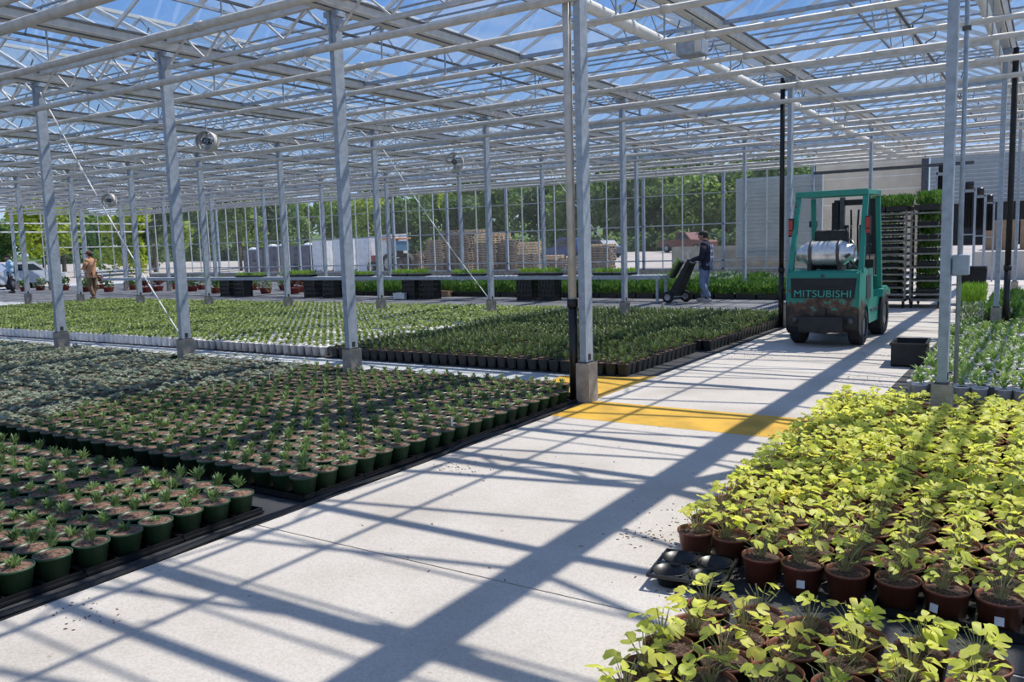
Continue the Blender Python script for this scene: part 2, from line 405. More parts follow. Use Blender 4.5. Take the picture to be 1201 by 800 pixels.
for i in range(I0, I1):
    xa, xb = gx(i)+.1, gx(i+1)-.1
    obj('ridge', RM, ceiling, (gx(i)+SP/2, 0, ZR))
    for k in range(npan+1):
        y = Y_BEG+k*PANE
        bars.append(Matrix.Translation((xa, y, ZE))); bars.append(Matrix.Translation((xb, y, ZE)) @ FLIP)
        if k < npan:
            panes.append(Matrix.Translation((xa, y, ZE+.025)))
            panes.append(Matrix.Translation((xb, y+PANE, ZE+.025)) @ FLIP)
def roofkey(M_):
    p = M_.translation + Vector((0, PANE/2, RISE/2)); d = (p-Vector(CAM)).length
    return d if in_view(p, 40) else d+500
pieces('glazing_bar', bar_me, bars, ceiling, 300, roofkey)
pieces('pane', pane_me, panes, ceiling, 300, roofkey)
# lattice girder under every ridge (along the house) and lattice truss over every column row
lg = MB(); zc = GUT+.22
lg.box((0, (Y_BEG+Y_END)/2, zc), (.035, Y_END-Y_BEG, .035))
n = int((Y_END-Y_BEG)/(BAY/5)); st = (Y_END-Y_BEG)/n
for k in range(n):
    y = Y_BEG+k*st
    lg.bar((0, y, zc), (0, y+st/2, ZR-.03), .016, .016); lg.bar((0, y+st/2, ZR-.03), (0, y+st, zc), .016, .016)
LG = lg.mesh('ridge_lattice', M['galv'])
vr = MB()                                                   # vent rods: push rods hooking up to the panes
for k in range(n):
    y = Y_BEG+k*st+.3
    vr.path([(.35, y, zc-.02), (.33, y+.06, zc+.12), (.45, y+.14, zc+.2), (.48, y+.2, ZE+.42)], .011, 4)
vr.box((.35, (Y_BEG+Y_END)/2, zc-.03), (.03, Y_END-Y_BEG, .03))
VR = vr.mesh('vent_drive', M['dark_steel'])
for i in range(I0, I1):
    obj('ridge_lattice', LG, ceiling, (gx(i)+SP/2, 0, 0)); obj('vent_drive', VR, ceiling, (gx(i)+SP/2+.12, 0, 0))
tr = MB(); L = SP
tr.box((L/2, 0, .05), (L-.2, .07, .09)); tr.box((L/2, 0, -.30), (L-.13, .05, .05))
for k in range(4):
    x = .1+k*(L-.2)/4; w = (L-.2)/4
    tr.bar((x, 0, -.28), (x+w/2, 0, .02), .022, .022); tr.bar((x+w/2, 0, .02), (x+w, 0, -.28), .022, .022)
TR = tr.mesh('row_truss', M['pipe'])
hh = MB(); hh.box((L/2, 0, 0), (L-.2, .05, .05)); HB = hh.mesh('cross_rail', M['galv'])
wp = MB()
for sgn in (0, 1):
    wp.bar((.12 if not sgn else L-.12, 0, ZE-GUT+.0), (L/2, 0, RISE+.15), .045, .06)
WP = wp.mesh('row_rafter', M['white'])
for j in range(-2, 4):
    for i in range(I0, I1):
        obj('row_truss', TR, ceiling, (gx(i), ry(j), GUT+.10)); obj('row_rafter', WP, ceiling, (gx(i), ry(j), GUT))
for j in range(-2, 3):
    for dy in (BAY*.5,):
        for i in range(I0, I1): obj('cross_rail', HB, ceiling, (gx(i), ry(j)+dy, GUT+.12))
# thin wires across the house, added to cast narrow shadow lines on the path
WIRE = MB().tube((gx(I0), 0, 0), (gx(I1), 0, 0), .014, 6).mesh('shadow_wire', M['galv'])
for j in range(-2, 3):
    for dy in (.9, 1.2, 1.5, 4.62, 5.15, 5.45, 6.0): obj('shadow_wire', WIRE, ceiling, (0, ry(j)+dy, GUT+.2))
# pipes running across the house under the gutters, each one a thing
x0, x1 = gx(I0), gx(I1)
OFFS = [(-.10, .042, 3.92), (.80, .036, 3.90), (2.1, .036, 3.90), (3.5, .036, 3.90), (4.5, .036, 3.90), (6.15, .042, 3.92)]
PIPE_ME = {}
STRAP = MB().box((0, 0, .215), (.02, .012, .43)).mesh('hanger_strap', M['galv'])
def pipe_label(j, k):
    row = {-2: 'behind the photographer', -1: 'over the left seedling blocks', 0: 'over the white and black pots', 1: 'over the dark walkway', 2: 'over the far leafy bed'}[j]
    if k == 0 and j >= 0: return ('long grey crosswise pipe touching the column row ' + {0: 'behind the silvery plants', 1: 'along the dark walkway', 2: 'behind the long bench'}[j], 'pipe', None)
    return ('long grey crosswise pipe under the roof ' + row, 'pipe', 'crosswise pipes ' + row)
def straps(p, y, z):
    for i in range(I0, I1+1):
        if in_view((gx(i), y, z+.2), 20): obj('hanger_strap', STRAP, p, (gx(i), 0, 0))
for j in range(-2, 3):
    for k, (dy, rr, z) in enumerate(OFFS):
        y = ry(j)+dy
        if y > Y_END-.2: continue
        key = rr
        if key not in PIPE_ME:
            pm = MB().tube((x0, 0, 0), (x1, 0, 0), rr, 10)
            for xx in np.arange(x0+1.1, x1, 4.1): pm.tube((xx, 0, 0), (xx+.09, 0, 0), rr*1.22, 10)
            PIPE_ME[key] = pm.mesh('heating_pipe', M['pipe'], True)
        p = obj('heating_pipe', PIPE_ME[key], None, (0, y, z))
        tag(p, *pipe_label(j, k))
        straps(p, y, z)
for y, rr in ((ry(0)-2.75, .055),):
    p = MB().tube((x0, 0, 0), (x1, 0, 0), rr, 10).build('heating_pipe', M['pipe'], None, True, (0, y, 3.92))
    straps(p, y, 3.92)
    tag(p, 'long grey pipe running crosswise just under the roof gutters', 'pipe', 'crosswise pipes under the roof')
# white main pipes running lengthwise beside the gutters over the path
def mainpipe(x, z, rr, label, y0=Y_BEG, y1=Y_END, m='white'):
    t = MB().tube((x, y0, z), (x, y1, z), rr, 14)
    for yy in np.arange(y0+2, y1, 3.9): t.tube((x, yy, z), (x, yy+.12, z), rr*1.12, 14)
    o = tag(t.build('main_pipe', M[m], None, True), label, 'pipe')
    hm = MB().box((0, 0, .06), (.03, .03, .12)).mesh('pipe_hanger', M['galv'])
    for j in range(0, 3): obj('pipe_hanger', hm, o, (x, ry(j)+1.9, z+rr-.005))
mainpipe(gx(0)-.46, 4.16, .07, 'thick white pipe running lengthwise beside the gutter left of the forklift')
mainpipe(gx(1)-.072, 4.20, .055, 'white pipe running lengthwise beside the gutter on the right of the path')
# shade screens gathered along the row truss

# ------------------------------------------------------------------ potted plants
class Geo:
    """numpy-free little mesh: list of (V, F, material name) parts"""
def g_pot(rt, rb, h, n=16, lip=.012, z=0.0):
    m = MB()
    m.lathe([(rb*.92, z+.001), (rb, z), (rt-.006, z+h-lip), (rt, z+h-lip), (rt, z+h), (rt-.005, z+h), (rt-.008, z+h-.02)], n)
    m.add([(rb*.92*math.cos(2*PI*i/n), rb*.92*math.sin(2*PI*i/n), z+.001) for i in range(n)], [tuple(range(n))[::-1]])
    return m
def g_sqpot(rt, rb, h):
    m = MB(); P = []
    for r, z in ((rb, 0), (rt-.004, h-.012), (rt, h-.012), (rt, h), (rt-.006, h), (rt-.01, h-.02)):
        k = r*.28; P += [(r, -r+k, z), (r, r-k, z), (r-k, r, z), (-r+k, r, z), (-r, r-k, z), (-r, -r+k, z), (-r+k, -r, z), (r-k, -r, z)]
    F = [tuple(range(7, -1, -1))]
    for a in range(5):
        for i in range(8): F.append((a*8+i, a*8+(i+1) % 8, a*8+8+(i+1) % 8, a*8+8+i))
    return m.add(P, F)
def g_soil(r, z, n=12, seed=0):
    rnd = random.Random(seed); m = MB(); P = [(0, 0, z+.006)]
    for k, rr in enumerate((.55, 1.0)):
        for i in range(n):
            t = 2*PI*i/n; P.append((r*rr*math.cos(t), r*rr*math.sin(t), z+(rnd.uniform(-.002, .008) if k == 0 else -.002)))
    F = [(0, 1+i, 1+(i+1) % n) for i in range(n)] + [(1+i, 1+n+i, 1+n+(i+1) % n, 1+(i+1) % n) for i in range(n)]
    return m.add(P, F)
def g_tuft(seed, n, L, W, z, spread=.6, base=.012, droop=.2, stemL=0.0):
    """n pointed leaves leaving a crown; each leaf is a bent two-segment blade"""
    rnd = random.Random(seed); m = MB()
    for i in range(n):
        t = 2*PI*(i*.382) + rnd.uniform(-.4, .4); e = rnd.uniform(.12, 1)**.7*spread
        l = L*rnd.uniform(.65, 1.1); w = W*rnd.uniform(.75, 1.2)
        d = Vector((math.cos(t)*math.sin(e), math.sin(t)*math.sin(e), math.cos(e))); s = Vector((-math.sin(t), math.cos(t), 0))
        s = (s + Vector((0, 0, rnd.uniform(-.4, .4)))).normalized()
        o = Vector((math.cos(t)*base*rnd.random(), math.sin(t)*base*rnd.random(), z + stemL*rnd.random()))
        p1 = o + d*l*.55; out = Vector((math.cos(t), math.sin(t), 0)); p2 = o + d*l + out*(l*droop*.5) - Vector((0, 0, l*droop*e))
        m.add([o-s*w*.3, o+s*w*.3, p1+s*w*.5, p1-s*w*.5, p2], [(0, 1, 2, 3), (3, 2, 4)])
    return m
def g_mound(seed, n, R, hgt, ls, z):
    """rounded cushion of small oval leaves"""
    rnd = random.Random(seed); m = MB()
    for i in range(n):
        t = 2*PI*i*.382; u = math.sqrt((i+.5)/n); rr = R*u*rnd.uniform(.8, 1.1); zz = z+hgt*math.sqrt(max(.05, 1-u*u))*rnd.uniform(.7, 1.1)
        c = Vector((rr*math.cos(t), rr*math.sin(t), zz)); a = rnd.uniform(0, 2*PI); l = ls*rnd.uniform(.7, 1.2)
        u_ = Vector((math.cos(a), math.sin(a), rnd.uniform(-.5, .5))).normalized(); v_ = u_.cross(Vector((rnd.uniform(-.5, .5), rnd.uniform(-.5, .5), 1))).normalized()
        m.add([c-u_*l, c+v_*l*.55, c+u_*l, c-v_*l*.55], [(0, 1, 2, 3)])
    return m
def lobed_leaf(seed, r=1.0, lobes=7):
    rnd = random.Random(seed); n = lobes*2; P = [(0, 0, 0)]; F = []
    for i in range(n+1):
        t = .35 + (2*PI-.7)*i/n; rr = r*(1.0 if i % 2 else .9)*rnd.uniform(.94, 1.05)
        x, y = rr*math.cos(t)+.25*r, rr*math.sin(t); P.append((-x, y, .22*r*(abs(y)/r)**1.5 + .12*r*math.sin(3*t)*.5 - .10*r*(x/r)**2))
    for i in range(n): F.append((0, i+1, i+2))
    return MB().add(P, F)

def clear(x, y, d=.2):
    i = round((x-X4)/SP); j = round((y-Y0)/BAY)
    return not (abs(x-gx(i)) < d and abs(y-ry(j)) < d)
def kind(name, variants, spots, label, cat, group, limit=300, parts=('pot', 'soil', 'plant'), rot=True, rest=None, smooth=('pot',), z=0.0):
    """variants: list of dicts part -> (MB, material). spots: list of (x, y[, z]) . nearest ones are things, the rest stuff"""
    spots = [s for s in spots if clear(s[0], s[1])]
    vis = [s for s in spots if in_view((s[0], s[1], .15), 70)]
    vis.sort(key=lambda s: s[0]**2+s[1]**2)
    first = [s for s in vis if in_view((s[0], s[1], .15), 6)][:limit]; fs = set(first)
    others = [s for s in vis if s not in fs]
    cache = {}
    protos = []
    for v in variants:
        d = []
        for p in parts:
            mb, mt = v[p]
            if id(mb) not in cache: cache[id(mb)] = mb.mesh(p, M[mt], p in smooth)
            d.append((p, cache[id(mb)]))
        protos.append(d)
    made = []
    for s in first:
        k = random.randrange(len(protos))
        lb, gr = label(s[0], s[1]) if callable(label) else (label, group)
        t = thing(name, lb, cat, (s[0], s[1], s[2] if len(s) > 2 else z), random.uniform(0, 2*PI) if rot else 0, gr)
        sc = random.uniform(.9, 1.12)
        for p, me in protos[k]:
            o = obj(p, me, t)
            if p == 'plant': o.scale = (sc, sc, sc*random.uniform(.85, 1.2))
        made.append(t)
    if others:
        rest = rest or variants
        ms = []
        P = []; Fl = []; MI = []; off = 0
        arrs = []
        for v in rest:
            Vv = []; Fv = []; mi = []; o2 = 0
            for a, p in enumerate(parts):
                mb, mt = v[p]; Vv.append(np.array(mb.v)); Fv += [tuple(i+o2 for i in f) for f in mb.f]; mi += [a]*len(mb.f); o2 += len(mb.v)
            arrs.append((np.concatenate(Vv), Fv, mi))
        for s in others:
            Vv, Fv, mi = random.choice(arrs); a = random.uniform(0, 2*PI) if rot else 0
            c, sn = math.cos(a), math.sin(a); sc = random.uniform(.94, 1.08)
            Q = Vv.copy(); Q[:, 0] = Vv[:, 0]*c-Vv[:, 1]*sn; Q[:, 1] = Vv[:, 0]*sn+Vv[:, 1]*c; Q *= (1, 1, sc); Q += (s[0], s[1], s[2] if len(s) > 2 else z)
            P.append(Q); Fl += [tuple(i+off for i in f) for f in Fv]; MI += mi; off += len(Vv)
        me = bpy.data.meshes.new(name+'_rows'); me.from_pydata(np.concatenate(P).tolist(), [], Fl)
        for p in parts: me.materials.append(M[rest[0][p][1]])
        me.polygons.foreach_set('material_index', MI)
        o = obj(name+'_rows', me); o['kind'] = 'stuff'; o['label'] = 'distant rows of ' + (label(0, 0)[0] if callable(label) else label); o['category'] = cat
    print(name, len(first), len(others))
    return made

def tray_mesh(nx, ny, p, hgt=.032):
    m = MB(); w, d = nx*p, ny*p
    m.box((0, 0, .004), (w-.012, d-.012, .006))
    for k in range(nx+1): m.box((-w/2+k*p + (.006 if k == 0 else -.006 if k == nx else 0), 0, hgt/2+.004), (.010, d-.004, hgt if k in (0, nx) else hgt*.8))
    for k in range(ny+1): m.box((0, -d/2+k*p + (.006 if k == 0 else -.006 if k == ny else 0), hgt/2+.004), (w-.004, .010, hgt if k in (0, ny) else hgt*.8))
    m.box((0, -d/2, .012), (w, .03, .012)); m.box((w/2, 0, .012), (.03, d, .012))
    return m.mesh('grow_tray', M['black'])

P1 = .187
def grid(xr, xl, yn, yf, p, jit=.006, keep=None, stag=False):
    out = []; ny = int((yf-yn)/p)+1
    for b in range(ny):
        y = yn + b*p; x = xr - (p/2 if stag and b % 2 else 0)
        while x > xl:
            if keep is None or keep(x, y): out.append((x+random.uniform(-jit, jit), y+random.uniform(-jit, jit)))
            x -= p
    return out
def trays(xr, xl, yn, yf, p, nx, ny, label, group, keep=None):
    me = tray_mesh(nx, ny, p); x = xr+p/2
    while x > xl:
        y = yn-p/2
        while y < yf-.01:
            c = (x-nx*p/2, y+ny*p/2, .005)
            if in_view((c[0]+nx*p/2, c[1], .05), 30) and (keep is None or keep(*c[:2])):
                tag(obj('grow_tray', me, None, c), label, 'tray', group)
            y += ny*p+.006
        x -= nx*p+.006
def tgrid(xr, xl, yn, yf, p, nx, ny, jit=.005):
    """pot spots in trays, with the small gap between trays"""
    out = []; x = xr
    while x > xl:
        y = yn
        while y < yf-.01:
            for a in range(nx):
                for b in range(ny): out.append((x-a*p+random.uniform(-jit, jit), y+b*p+random.uniform(-jit, jit)))
            y += ny*p+.006
        x -= nx*p+.006
    return out
# --- green pots, left of the path
gp = g_pot(.092, .062, .145); gs = g_soil(.0875, .140)
gp_lo = g_pot(.092, .062, .145, 10); gs_lo = g_soil(.090, .141, 10)
V_green = [dict(pot=(gp, 'green_pot'), soil=(gs, 'soil'), plant=(g_tuft(s, 54, .044, .011, .138, .95, .026, .1, .042), 'leaf_green')) for s in range(6)]
V_green_lo = [dict(pot=(gp_lo, 'green_pot'), soil=(gs_lo, 'soil'), plant=(g_tuft(s+50, 24, .047, .014, .138, .95, .026, .1, .042), 'leaf_green')) for s in range(5)]
A_far = 3.25; A_yn = A_far-8.02*P1
sA = tgrid(-4.11, -12.0, A_far-11*P1-3*.006, A_far, P1, 5, 3)
sB = tgrid(-4.05, -19.0, 3.72, 7.6, P1, 5, 3)
def silver(x, y): return x < -7.75 + .25*math.sin(y*2.2) and y > 3.6
def lab_green(x, y):
    if y < 3.5:
        return ('bushy green seedling in a dark green pot, path-edge row of the block without silvery plants', 'path-edge seedlings of the first left block') if x > -4.3 else ('bushy green seedling in a dark green pot inside the block without silvery plants', 'inner seedlings of the first left block')
    if x > -4.3: return 'bushy green seedling in a dark green pot, path-edge row ending at the yellow paint', 'path-edge seedlings of the second left block'
    if y < 3.85: return 'bushy green seedling in a dark green pot, row facing the gap between two blocks', 'gap-edge seedlings of the second left block'
    return 'bushy green seedling in a dark green pot between the silvery plants and the path', 'inner seedlings of the second left block'
green = kind('potted_seedling', V_green, sA+[s for s in sB if not silver(*s)], lab_green, 'potted plant', 'green potted seedlings in trays left of the path', rest=V_green_lo)
V_sil = [dict(pot=(gp_lo, 'green_pot'), soil=(gs_lo, 'soil'), plant=(g_mound(s+9, 30, .058, .045, .024, .14), 'leaf_silver')) for s in range(5)]
V_sil_lo = [dict(pot=(gp_lo, 'green_pot'), soil=(gs_lo, 'soil'), plant=(g_mound(s+90, 17, .058, .045, .030, .14), 'leaf_silver')) for s in range(5)]
kind('silver_plant', V_sil, [s for s in sB if silver(*s)], 'silvery grey-green cushion plant in a dark green pot among many alike', 'potted plant', 'silvery cushion plants in the left bed', rest=V_sil_lo)
trays(-4.11, -9, A_far-11*P1-3*.006, A_far, P1, 5, 3, 'black plastic grow tray holding dark green pots of seedlings', 'black trays under the green pots')
trays(-4.05, -9, 3.72, 7.6, P1, 5, 3, 'black plastic grow tray holding dark green pots of seedlings', 'black trays under the green pots')
# plastic label stakes standing in the pots of the left bed
for k, (X, Y) in enumerate([at_z(316, 440, .2)[:2], at_z(372, 437, .2)[:2], at_z(296, 450, .2)[:2], at_z(530, 492, .2)[:2], at_z(157, 433, .2)[:2], at_z(250, 452, .2)[:2], at_z(23, 430, .2)[:2]]):
    tag(MB().box((0, 0, .05), (.016, .002, .10)).build('plant_label', M['white'], None, False, (X, Y, .12), random.uniform(-.5, .5)), 'small white plastic label stake stuck in a pot of the left bed', 'plant label', 'white label stakes in the left bed')
# --- black pots and white pots behind the column row
bp = g_sqpot(.076, .056, .15); bs = g_soil(.072, .142, 8)
V_blk = [dict(pot=(bp, 'black_pot'), soil=(bs, 'soil'), plant=(g_tuft(s+20, 30, .07, .014, .138, .8, .024, .2, .06), 'leaf_dark')) for s in range(6)]
V_blk_lo = [dict(pot=(bp, 'black_pot'), soil=(bs, 'soil'), plant=(g_tuft(s+120, 15, .075, .019, .138, .8, .024, .2, .06), 'leaf_dark')) for s in range(5)]
def bnd(y): return -9.05 + .12*math.sin(y*1.7)
spC = grid(-4.24, -9.6, 9.02, 11.35, .157, keep=lambda x, y: x > bnd(y)) + grid(-4.1, -9.6, 11.55, 16.4, .157, keep=lambda x, y: x > bnd(y))
kind('black_potted_plant', V_blk, spC, lambda x, y: ('dark green plant in a square black pot, row facing the yellow paint and column feet', 'front row of black pots') if y < 9.1 else (('dark green plant in a square black pot, last row beside the concrete path', 'path-edge black pots') if x > -4.35 else ('dark green plant in a square black pot inside the black-potted bed', 'inner black pots')), 'potted plant', 'black potted plants behind the yellow floor paint', rest=V_blk_lo, rot=False, smooth=())
wp = g_pot(.074, .056, .15, 14); ws = g_soil(.066, .138, 10); wp_lo = g_pot(.074, .056, .15, 8); ws_lo = g_soil(.066, .138, 6)
V_wht = [dict(pot=(wp_lo, 'white_pot'), soil=(ws_lo, 'soil_dark'), plant=(g_tuft(s+33, 12, .075, .03, .14, 1.0, .02, .3, .03), 'leaf_pale')) for s in range(5)]
V_wht_lo = [dict(pot=(wp_lo, 'white_pot'), soil=(ws_lo, 'soil_dark'), plant=(g_tuft(s+133, 7, .08, .04, .14, 1.0, .02, .3, .03), 'leaf_pale')) for s in range(5)]
spW = grid(-9.2, -27, 9.0, 16.4, .16, keep=lambda x, y: x < bnd(y)-.13)
kind('white_potted_plant', V_wht, spW, lambda x, y: ('pale green plant in a white pot, front row facing the column feet', 'front row of white pots behind the columns') if y < 9.1 else ('pale green plant in a white pot inside the wide bed behind the columns', 'inner white pots behind the columns'), 'potted plant', 'pale plants in white pots behind the column row', rest=V_wht_lo)
# --- white pots with strap leaves, right of the path
V_str = [dict(pot=(wp, 'white_pot'), soil=(ws, 'soil_dark'), plant=(g_tuft(s+44, 9, .125, .026, .138, .85, .02, .45, .03), 'leaf_strap')) for s in range(6)]
spR = grid(1.2, -1.1, 8.82, 12.5, .17, .014, stag=True) + grid(1.2, -1.2, 12.6, 15.3, .17, .014, stag=True)
kind('strap_leaf_plant', V_str, spR, lambda x, y: ('strap-leaved plant in a white pot, front row beside the junction-box column', 'front row of strap-leaved plants') if y < 8.95 else (('strap-leaved plant in a white pot, row along the concrete path near the black crate', 'path-edge strap-leaved plants') if x < -.98 else ('strap-leaved plant in a white pot inside the right-hand bed', 'inner strap-leaved plants')), 'potted plant', 'strap-leaved plants in white pots')
# --- yellow-green plants in brown pots
br = g_pot(.093, .071, .13, 20); bsl = g_soil(.085, .116, 14)
LEAF = [lobed_leaf(s, 1.0) for s in range(4)]
LEAF_ME = [l.mesh('leaf', M['leaf_yellow'], True) for l in LEAF]
def yplant(seed):
    rnd = random.Random(seed); out = []; n = rnd.randint(16, 22)
    cx0, cy0 = rnd.uniform(-.02, .02), rnd.uniform(-.02, .02)
    for i in range(n):
        t = 2*PI*i*.382 + rnd.uniform(-.5, .5); u = math.sqrt((i+.6)/n); rr = .10*u*rnd.uniform(.7, 1.15); h = .10*(1-u*.55)*rnd.uniform(.6, 1.5)+.03
        c = Vector((cx0+rr*math.cos(t), cy0+rr*math.sin(t), .115+h)); s = rnd.uniform(.019, .036)
        Mx = Matrix.Translation(c) @ Matrix.Rotation(t+PI+rnd.uniform(-.6, .6), 4, 'Z') @ Matrix.Rotation(rnd.uniform(-.75, .35), 4, 'Y') @ Matrix.Rotation(rnd.uniform(-.5, .5), 4, 'X') @ Matrix.Scale(s, 4)
        out.append((rnd.randrange(4), Mx, c))
    return (cx0, cy0), out
YP = [yplant(s) for s in range(9)]
def stems_mb(yp):
    (a, b), L = yp; m = MB()
    for _, Mx, c in L:
        mid = Vector((a+(c.x-a)*.45, b+(c.y-b)*.45, .112+(c.z-.112)*.62)); m.tube((a+(c.x-a)*.12, b+(c.y-b)*.12, .108), mid, .0019, 4, caps=False); m.tube(mid, c, .0017, 4, caps=False)
    return m
def foliage_mb(yp):
    m = MB()
    for k, Mx, c in yp[1]: m.add([tuple(Mx @ Vector(v)) for v in LEAF[k].v], LEAF[k].f)
    return m
ST = [stems_mb(y) for y in YP]; FO = [foliage_mb(y) for y in YP]
V_yel = [dict(pot=(br, 'brown_pot'), soil=(bsl, 'soil_dark'), stems=(ST[k], 'stem'), plant=(FO[k], 'leaf_yellow')) for k in range(9)]
BP = .191
def keepY(x, y):
    if y < 3.9: return x > -1.22
    return x > -1.52 - .02*(y-4)
spY = [(x, y) for x, y in grid(1.6, -1.9, 3.72, 7.75, BP, .008) if keepY(x, y)]
spN = [(x, y) for x, y in grid(1.0, -1.2, 1.95, 3.2, BP, .012) if x > -1.17+.05*(3.1-y)]
allY = [s for s in spY+spN if clear(s[0], s[1]) and in_view((s[0], s[1], .2), 25)]
allY.sort(key=lambda s: s[0]**2+s[1]**2)
pot_me = br.mesh('pot', M['brown_pot'], True); soil_me = bsl.mesh('soil', M['soil_dark'])
st_me = [m.mesh('stems', M['stem']) for m in ST]; fo_me = [m.mesh('plant', M['leaf_yellow'], True) for m in FO]
stick_me = MB().box((0, 0, 0), (.034, .002, .034)).mesh('sticker', M['sticker'])
def lab_y(x, y):
    if y < 3.4: return 'yellow-green plant in a brown pot in the small block before the bare tray gap', 'yellow-green plants in the small block'
    if y < 3.85: return 'yellow-green plant in a brown pot, row facing the bare tray gap', 'gap-edge row of yellow-green plants'
    if x < -1.33: return 'yellow-green plant in a brown pot, row along the concrete path', 'path-edge row of yellow-green plants'
    return 'yellow-green plant in a brown pot inside the big yellow bed', 'inner yellow-green plants'
print('yellow', len(allY))
for n_, s in enumerate(allY[:300]):
    near = math.hypot(s[0], s[1]) < 4.6
    rz = random.uniform(0, 2*PI); k = random.randrange(9)
    t = thing('yellow_leaf_plant', *lab_y(*s)[:1], 'potted plant', (s[0], s[1], .018), rz, lab_y(*s)[1])
    pt = obj('pot', pot_me, t); obj('soil', soil_me, t)
    if near:
        st = obj('stems', st_me[k], t)
        for q, Mx, c in YP[k][1]:
            if random.random() < .42: continue
            lf = obj('leaf', LEAF_ME[q], st); lf.matrix_local = Mx
    else:
        obj('stems', st_me[k], t); obj('plant', fo_me[k], t)
    if random.random() < .33:
        a = -PI/2 - rz + random.uniform(-.5, .3); r_ = .0845
        sk = obj('sticker', stick_me, pt); sk.location = (r_*math.cos(a), r_*math.sin(a), .06); sk.rotation_euler = (-.17, 0, a+PI/2)
BT = 'black plastic tray under the brown pots of yellow-green plants'
btray = tray_mesh(4, 2, BP, .035)
for spots, yn in ((spY, 3.72), (spN, 1.95)):
    for a in range(-2, 4):
        for b in range(11):
            cxx, cyy = -1.25+a*4*BP+1.5*BP, yn+(2*b+.5)*BP
            if yn < 3 and cyy > 3.1: continue
            if cyy > 7.8 or not any(abs(cxx-x) < .4 and abs(cyy-y) < .15 for x, y in spots): continue
            if cxx-.38 < (-1.3 if cyy < 4 else -1.75): continue
            if in_view((cxx, cyy, 0), 60): tag(obj('grow_tray', btray, None, (cxx, cyy, .0105)), BT, 'tray', 'black trays under the brown pots')
# the empty pot tray at the corner of the bed
et = thing('empty_tray', 'empty black pot tray with round pockets at the corner of the brown pots', 'tray', (-1.36, 3.62, .011), .12)
m = MB()
for a in range(2):
    for b in range(2):
        cx_, cy_ = (a-.5)*.17, (b-.5)*.17
        m.lathe([(.055, .002), (.058, 0), (.078, .066), (.084, .066), (.084, .06), (.075, .06), (.056, .006)], 16, (cx_, cy_, 0))
        m.add([(cx_+.056*math.cos(2*PI*i/16), cy_+.056*math.sin(2*PI*i/16), .005) for i in range(16)], [tuple(range(16))])
m.build('pockets', M['black'], et, True)
w = MB()
for s_ in (-1, 1):
    w.box((0, s_*.17, .058), (.34, .012, .014)); w.box((s_*.17, 0, .058), (.012, .35, .014))
w.box((0, 0, .055), (.03, .34, .012)); w.box((0, 0, .055), (.34, .03, .012)); w.build('webbing', M['black'], et)
# soil litter lying on the path
lit = MB()
for cx_, cy_, n_, s_ in ((-1.72, 4.08, 70, .11), (-1.62, 4.5, 90, .16), (-1.3, 3.45, 40, .12), (-3.6, 1.95, 30, .12), (-3.55, 4.75, 60, .15), (-2.6, 2.9, 6, .5), (-1.6, 9.8, 90, .35), (-1.7, 11.9, 90, .4), (-3.4, 11.3, 80, .3), (-2.5, 5.5, 14, .8)):
    for _ in range(n_):
        x, y = random.gauss(cx_, s_), random.gauss(cy_, s_*.7); a = random.uniform(0, PI); l = random.uniform(.002, .008)
        lit.box((x, y, .0078), (l*2, l*.6, .004), a)
o = lit.build('bark_litter', M['soil']); o['kind'] = 'stuff'; o['label'] = 'scattered brown bark crumbs on the concrete path'; o['category'] = 'litter'

# ------------------------------------------------------------------ glass walls
M['alu_dark'] = mat('weathered_alu', (.50, .53, .54), .5, .3, var=.12, scale=9)
M['milky'] = mat('milky_sheet', (.46, .49, .49), .5, 0, var=.1, scale=3)
M['block'] = mat('block_wall', (.33, .30, .26), .9, 0, var=.2, scale=4, bump=.4)
M['beige'] = mat('beige_siding', (.80, .64, .45), .8, 0, var=.08, scale=2)
M['siding'] = mat('grey_siding', (.36, .37, .35), .7, 0, var=.1, scale=3)
M['card'] = mat('cardboard', (.34, .22, .14), .8, 0, var=.15, scale=5)
YW = Y_END; XW = gx(-13)
wall_back = struct(obj('wall_back', None))
MB().box(((XW+gx(-1))/2, YW, .23), (gx(-1)-XW, .16, .46)).build('knee_wall', M['footing'], wall_back)
for z, h in ((.49, .06), (.80, .05), (2.15, .045), (3.3, .03), (4.2, .09)):
    MB().box(((XW+gx(-1))/2, YW-.02, z), (gx(-1)-XW, .06, h)).build('rail', M['alu_dark'], wall_back)
mull = MB().box((0, 0, 2.35), (.035, .05, 3.7)).mesh('mullion', M['alu_dark'])
postm = MB().box((0, 0, 2.3), (.10, .10, 3.9)).mesh('wall_post', M['galv'])
pz = [(.52, .78), (.83, 2.12), (2.18, 4.15)]
pm = [MB().add([(.02, 0, a), (.78, 0, a), (.78, 0, b), (.02, 0, b)], [(0, 1, 2, 3)]).mesh('pane', M['wall_glass']) for a, b in pz]
nb = int(round((gx(-1)-XW)/.8))
plist = []
for k in range(nb+1):
    x = XW+k*.8
    if not (in_view((x, YW, 1), 40)): continue
    obj('wall_post' if k % 4 == 0 else 'mullion', postm if k % 4 == 0 else mull, wall_back, (x, YW, 0))
    if k < nb:
        for me in pm: obj('pane', me, wall_back, (x, YW, 0))
wall_left = struct(obj('wall_left', None))
for z in (3.0, 3.45): MB().box((XW, 20, z), (.05, 21, .07)).build('rail', M['white'], wall_left)
for y in np.arange(24.4, YW-.2, .8): obj('mullion', mull, wall_left, (XW, float(y), 0))
MB().box((XW, (24.4+YW)/2, .8), (.06, YW-24.4, .05)).build('rail', M['white'], wall_left)
MB().box((XW, (24.4+YW)/2, 2.15), (.05, YW-24.4, .05)).build('rail', M['white'], wall_left)
pl_ = [MB().add([(0, .02, a), (0, .78, a), (0, .78, b), (0, .02, b)], [(0, 1, 2, 3)]).mesh('pane', M['wall_glass']) for a, b in pz]
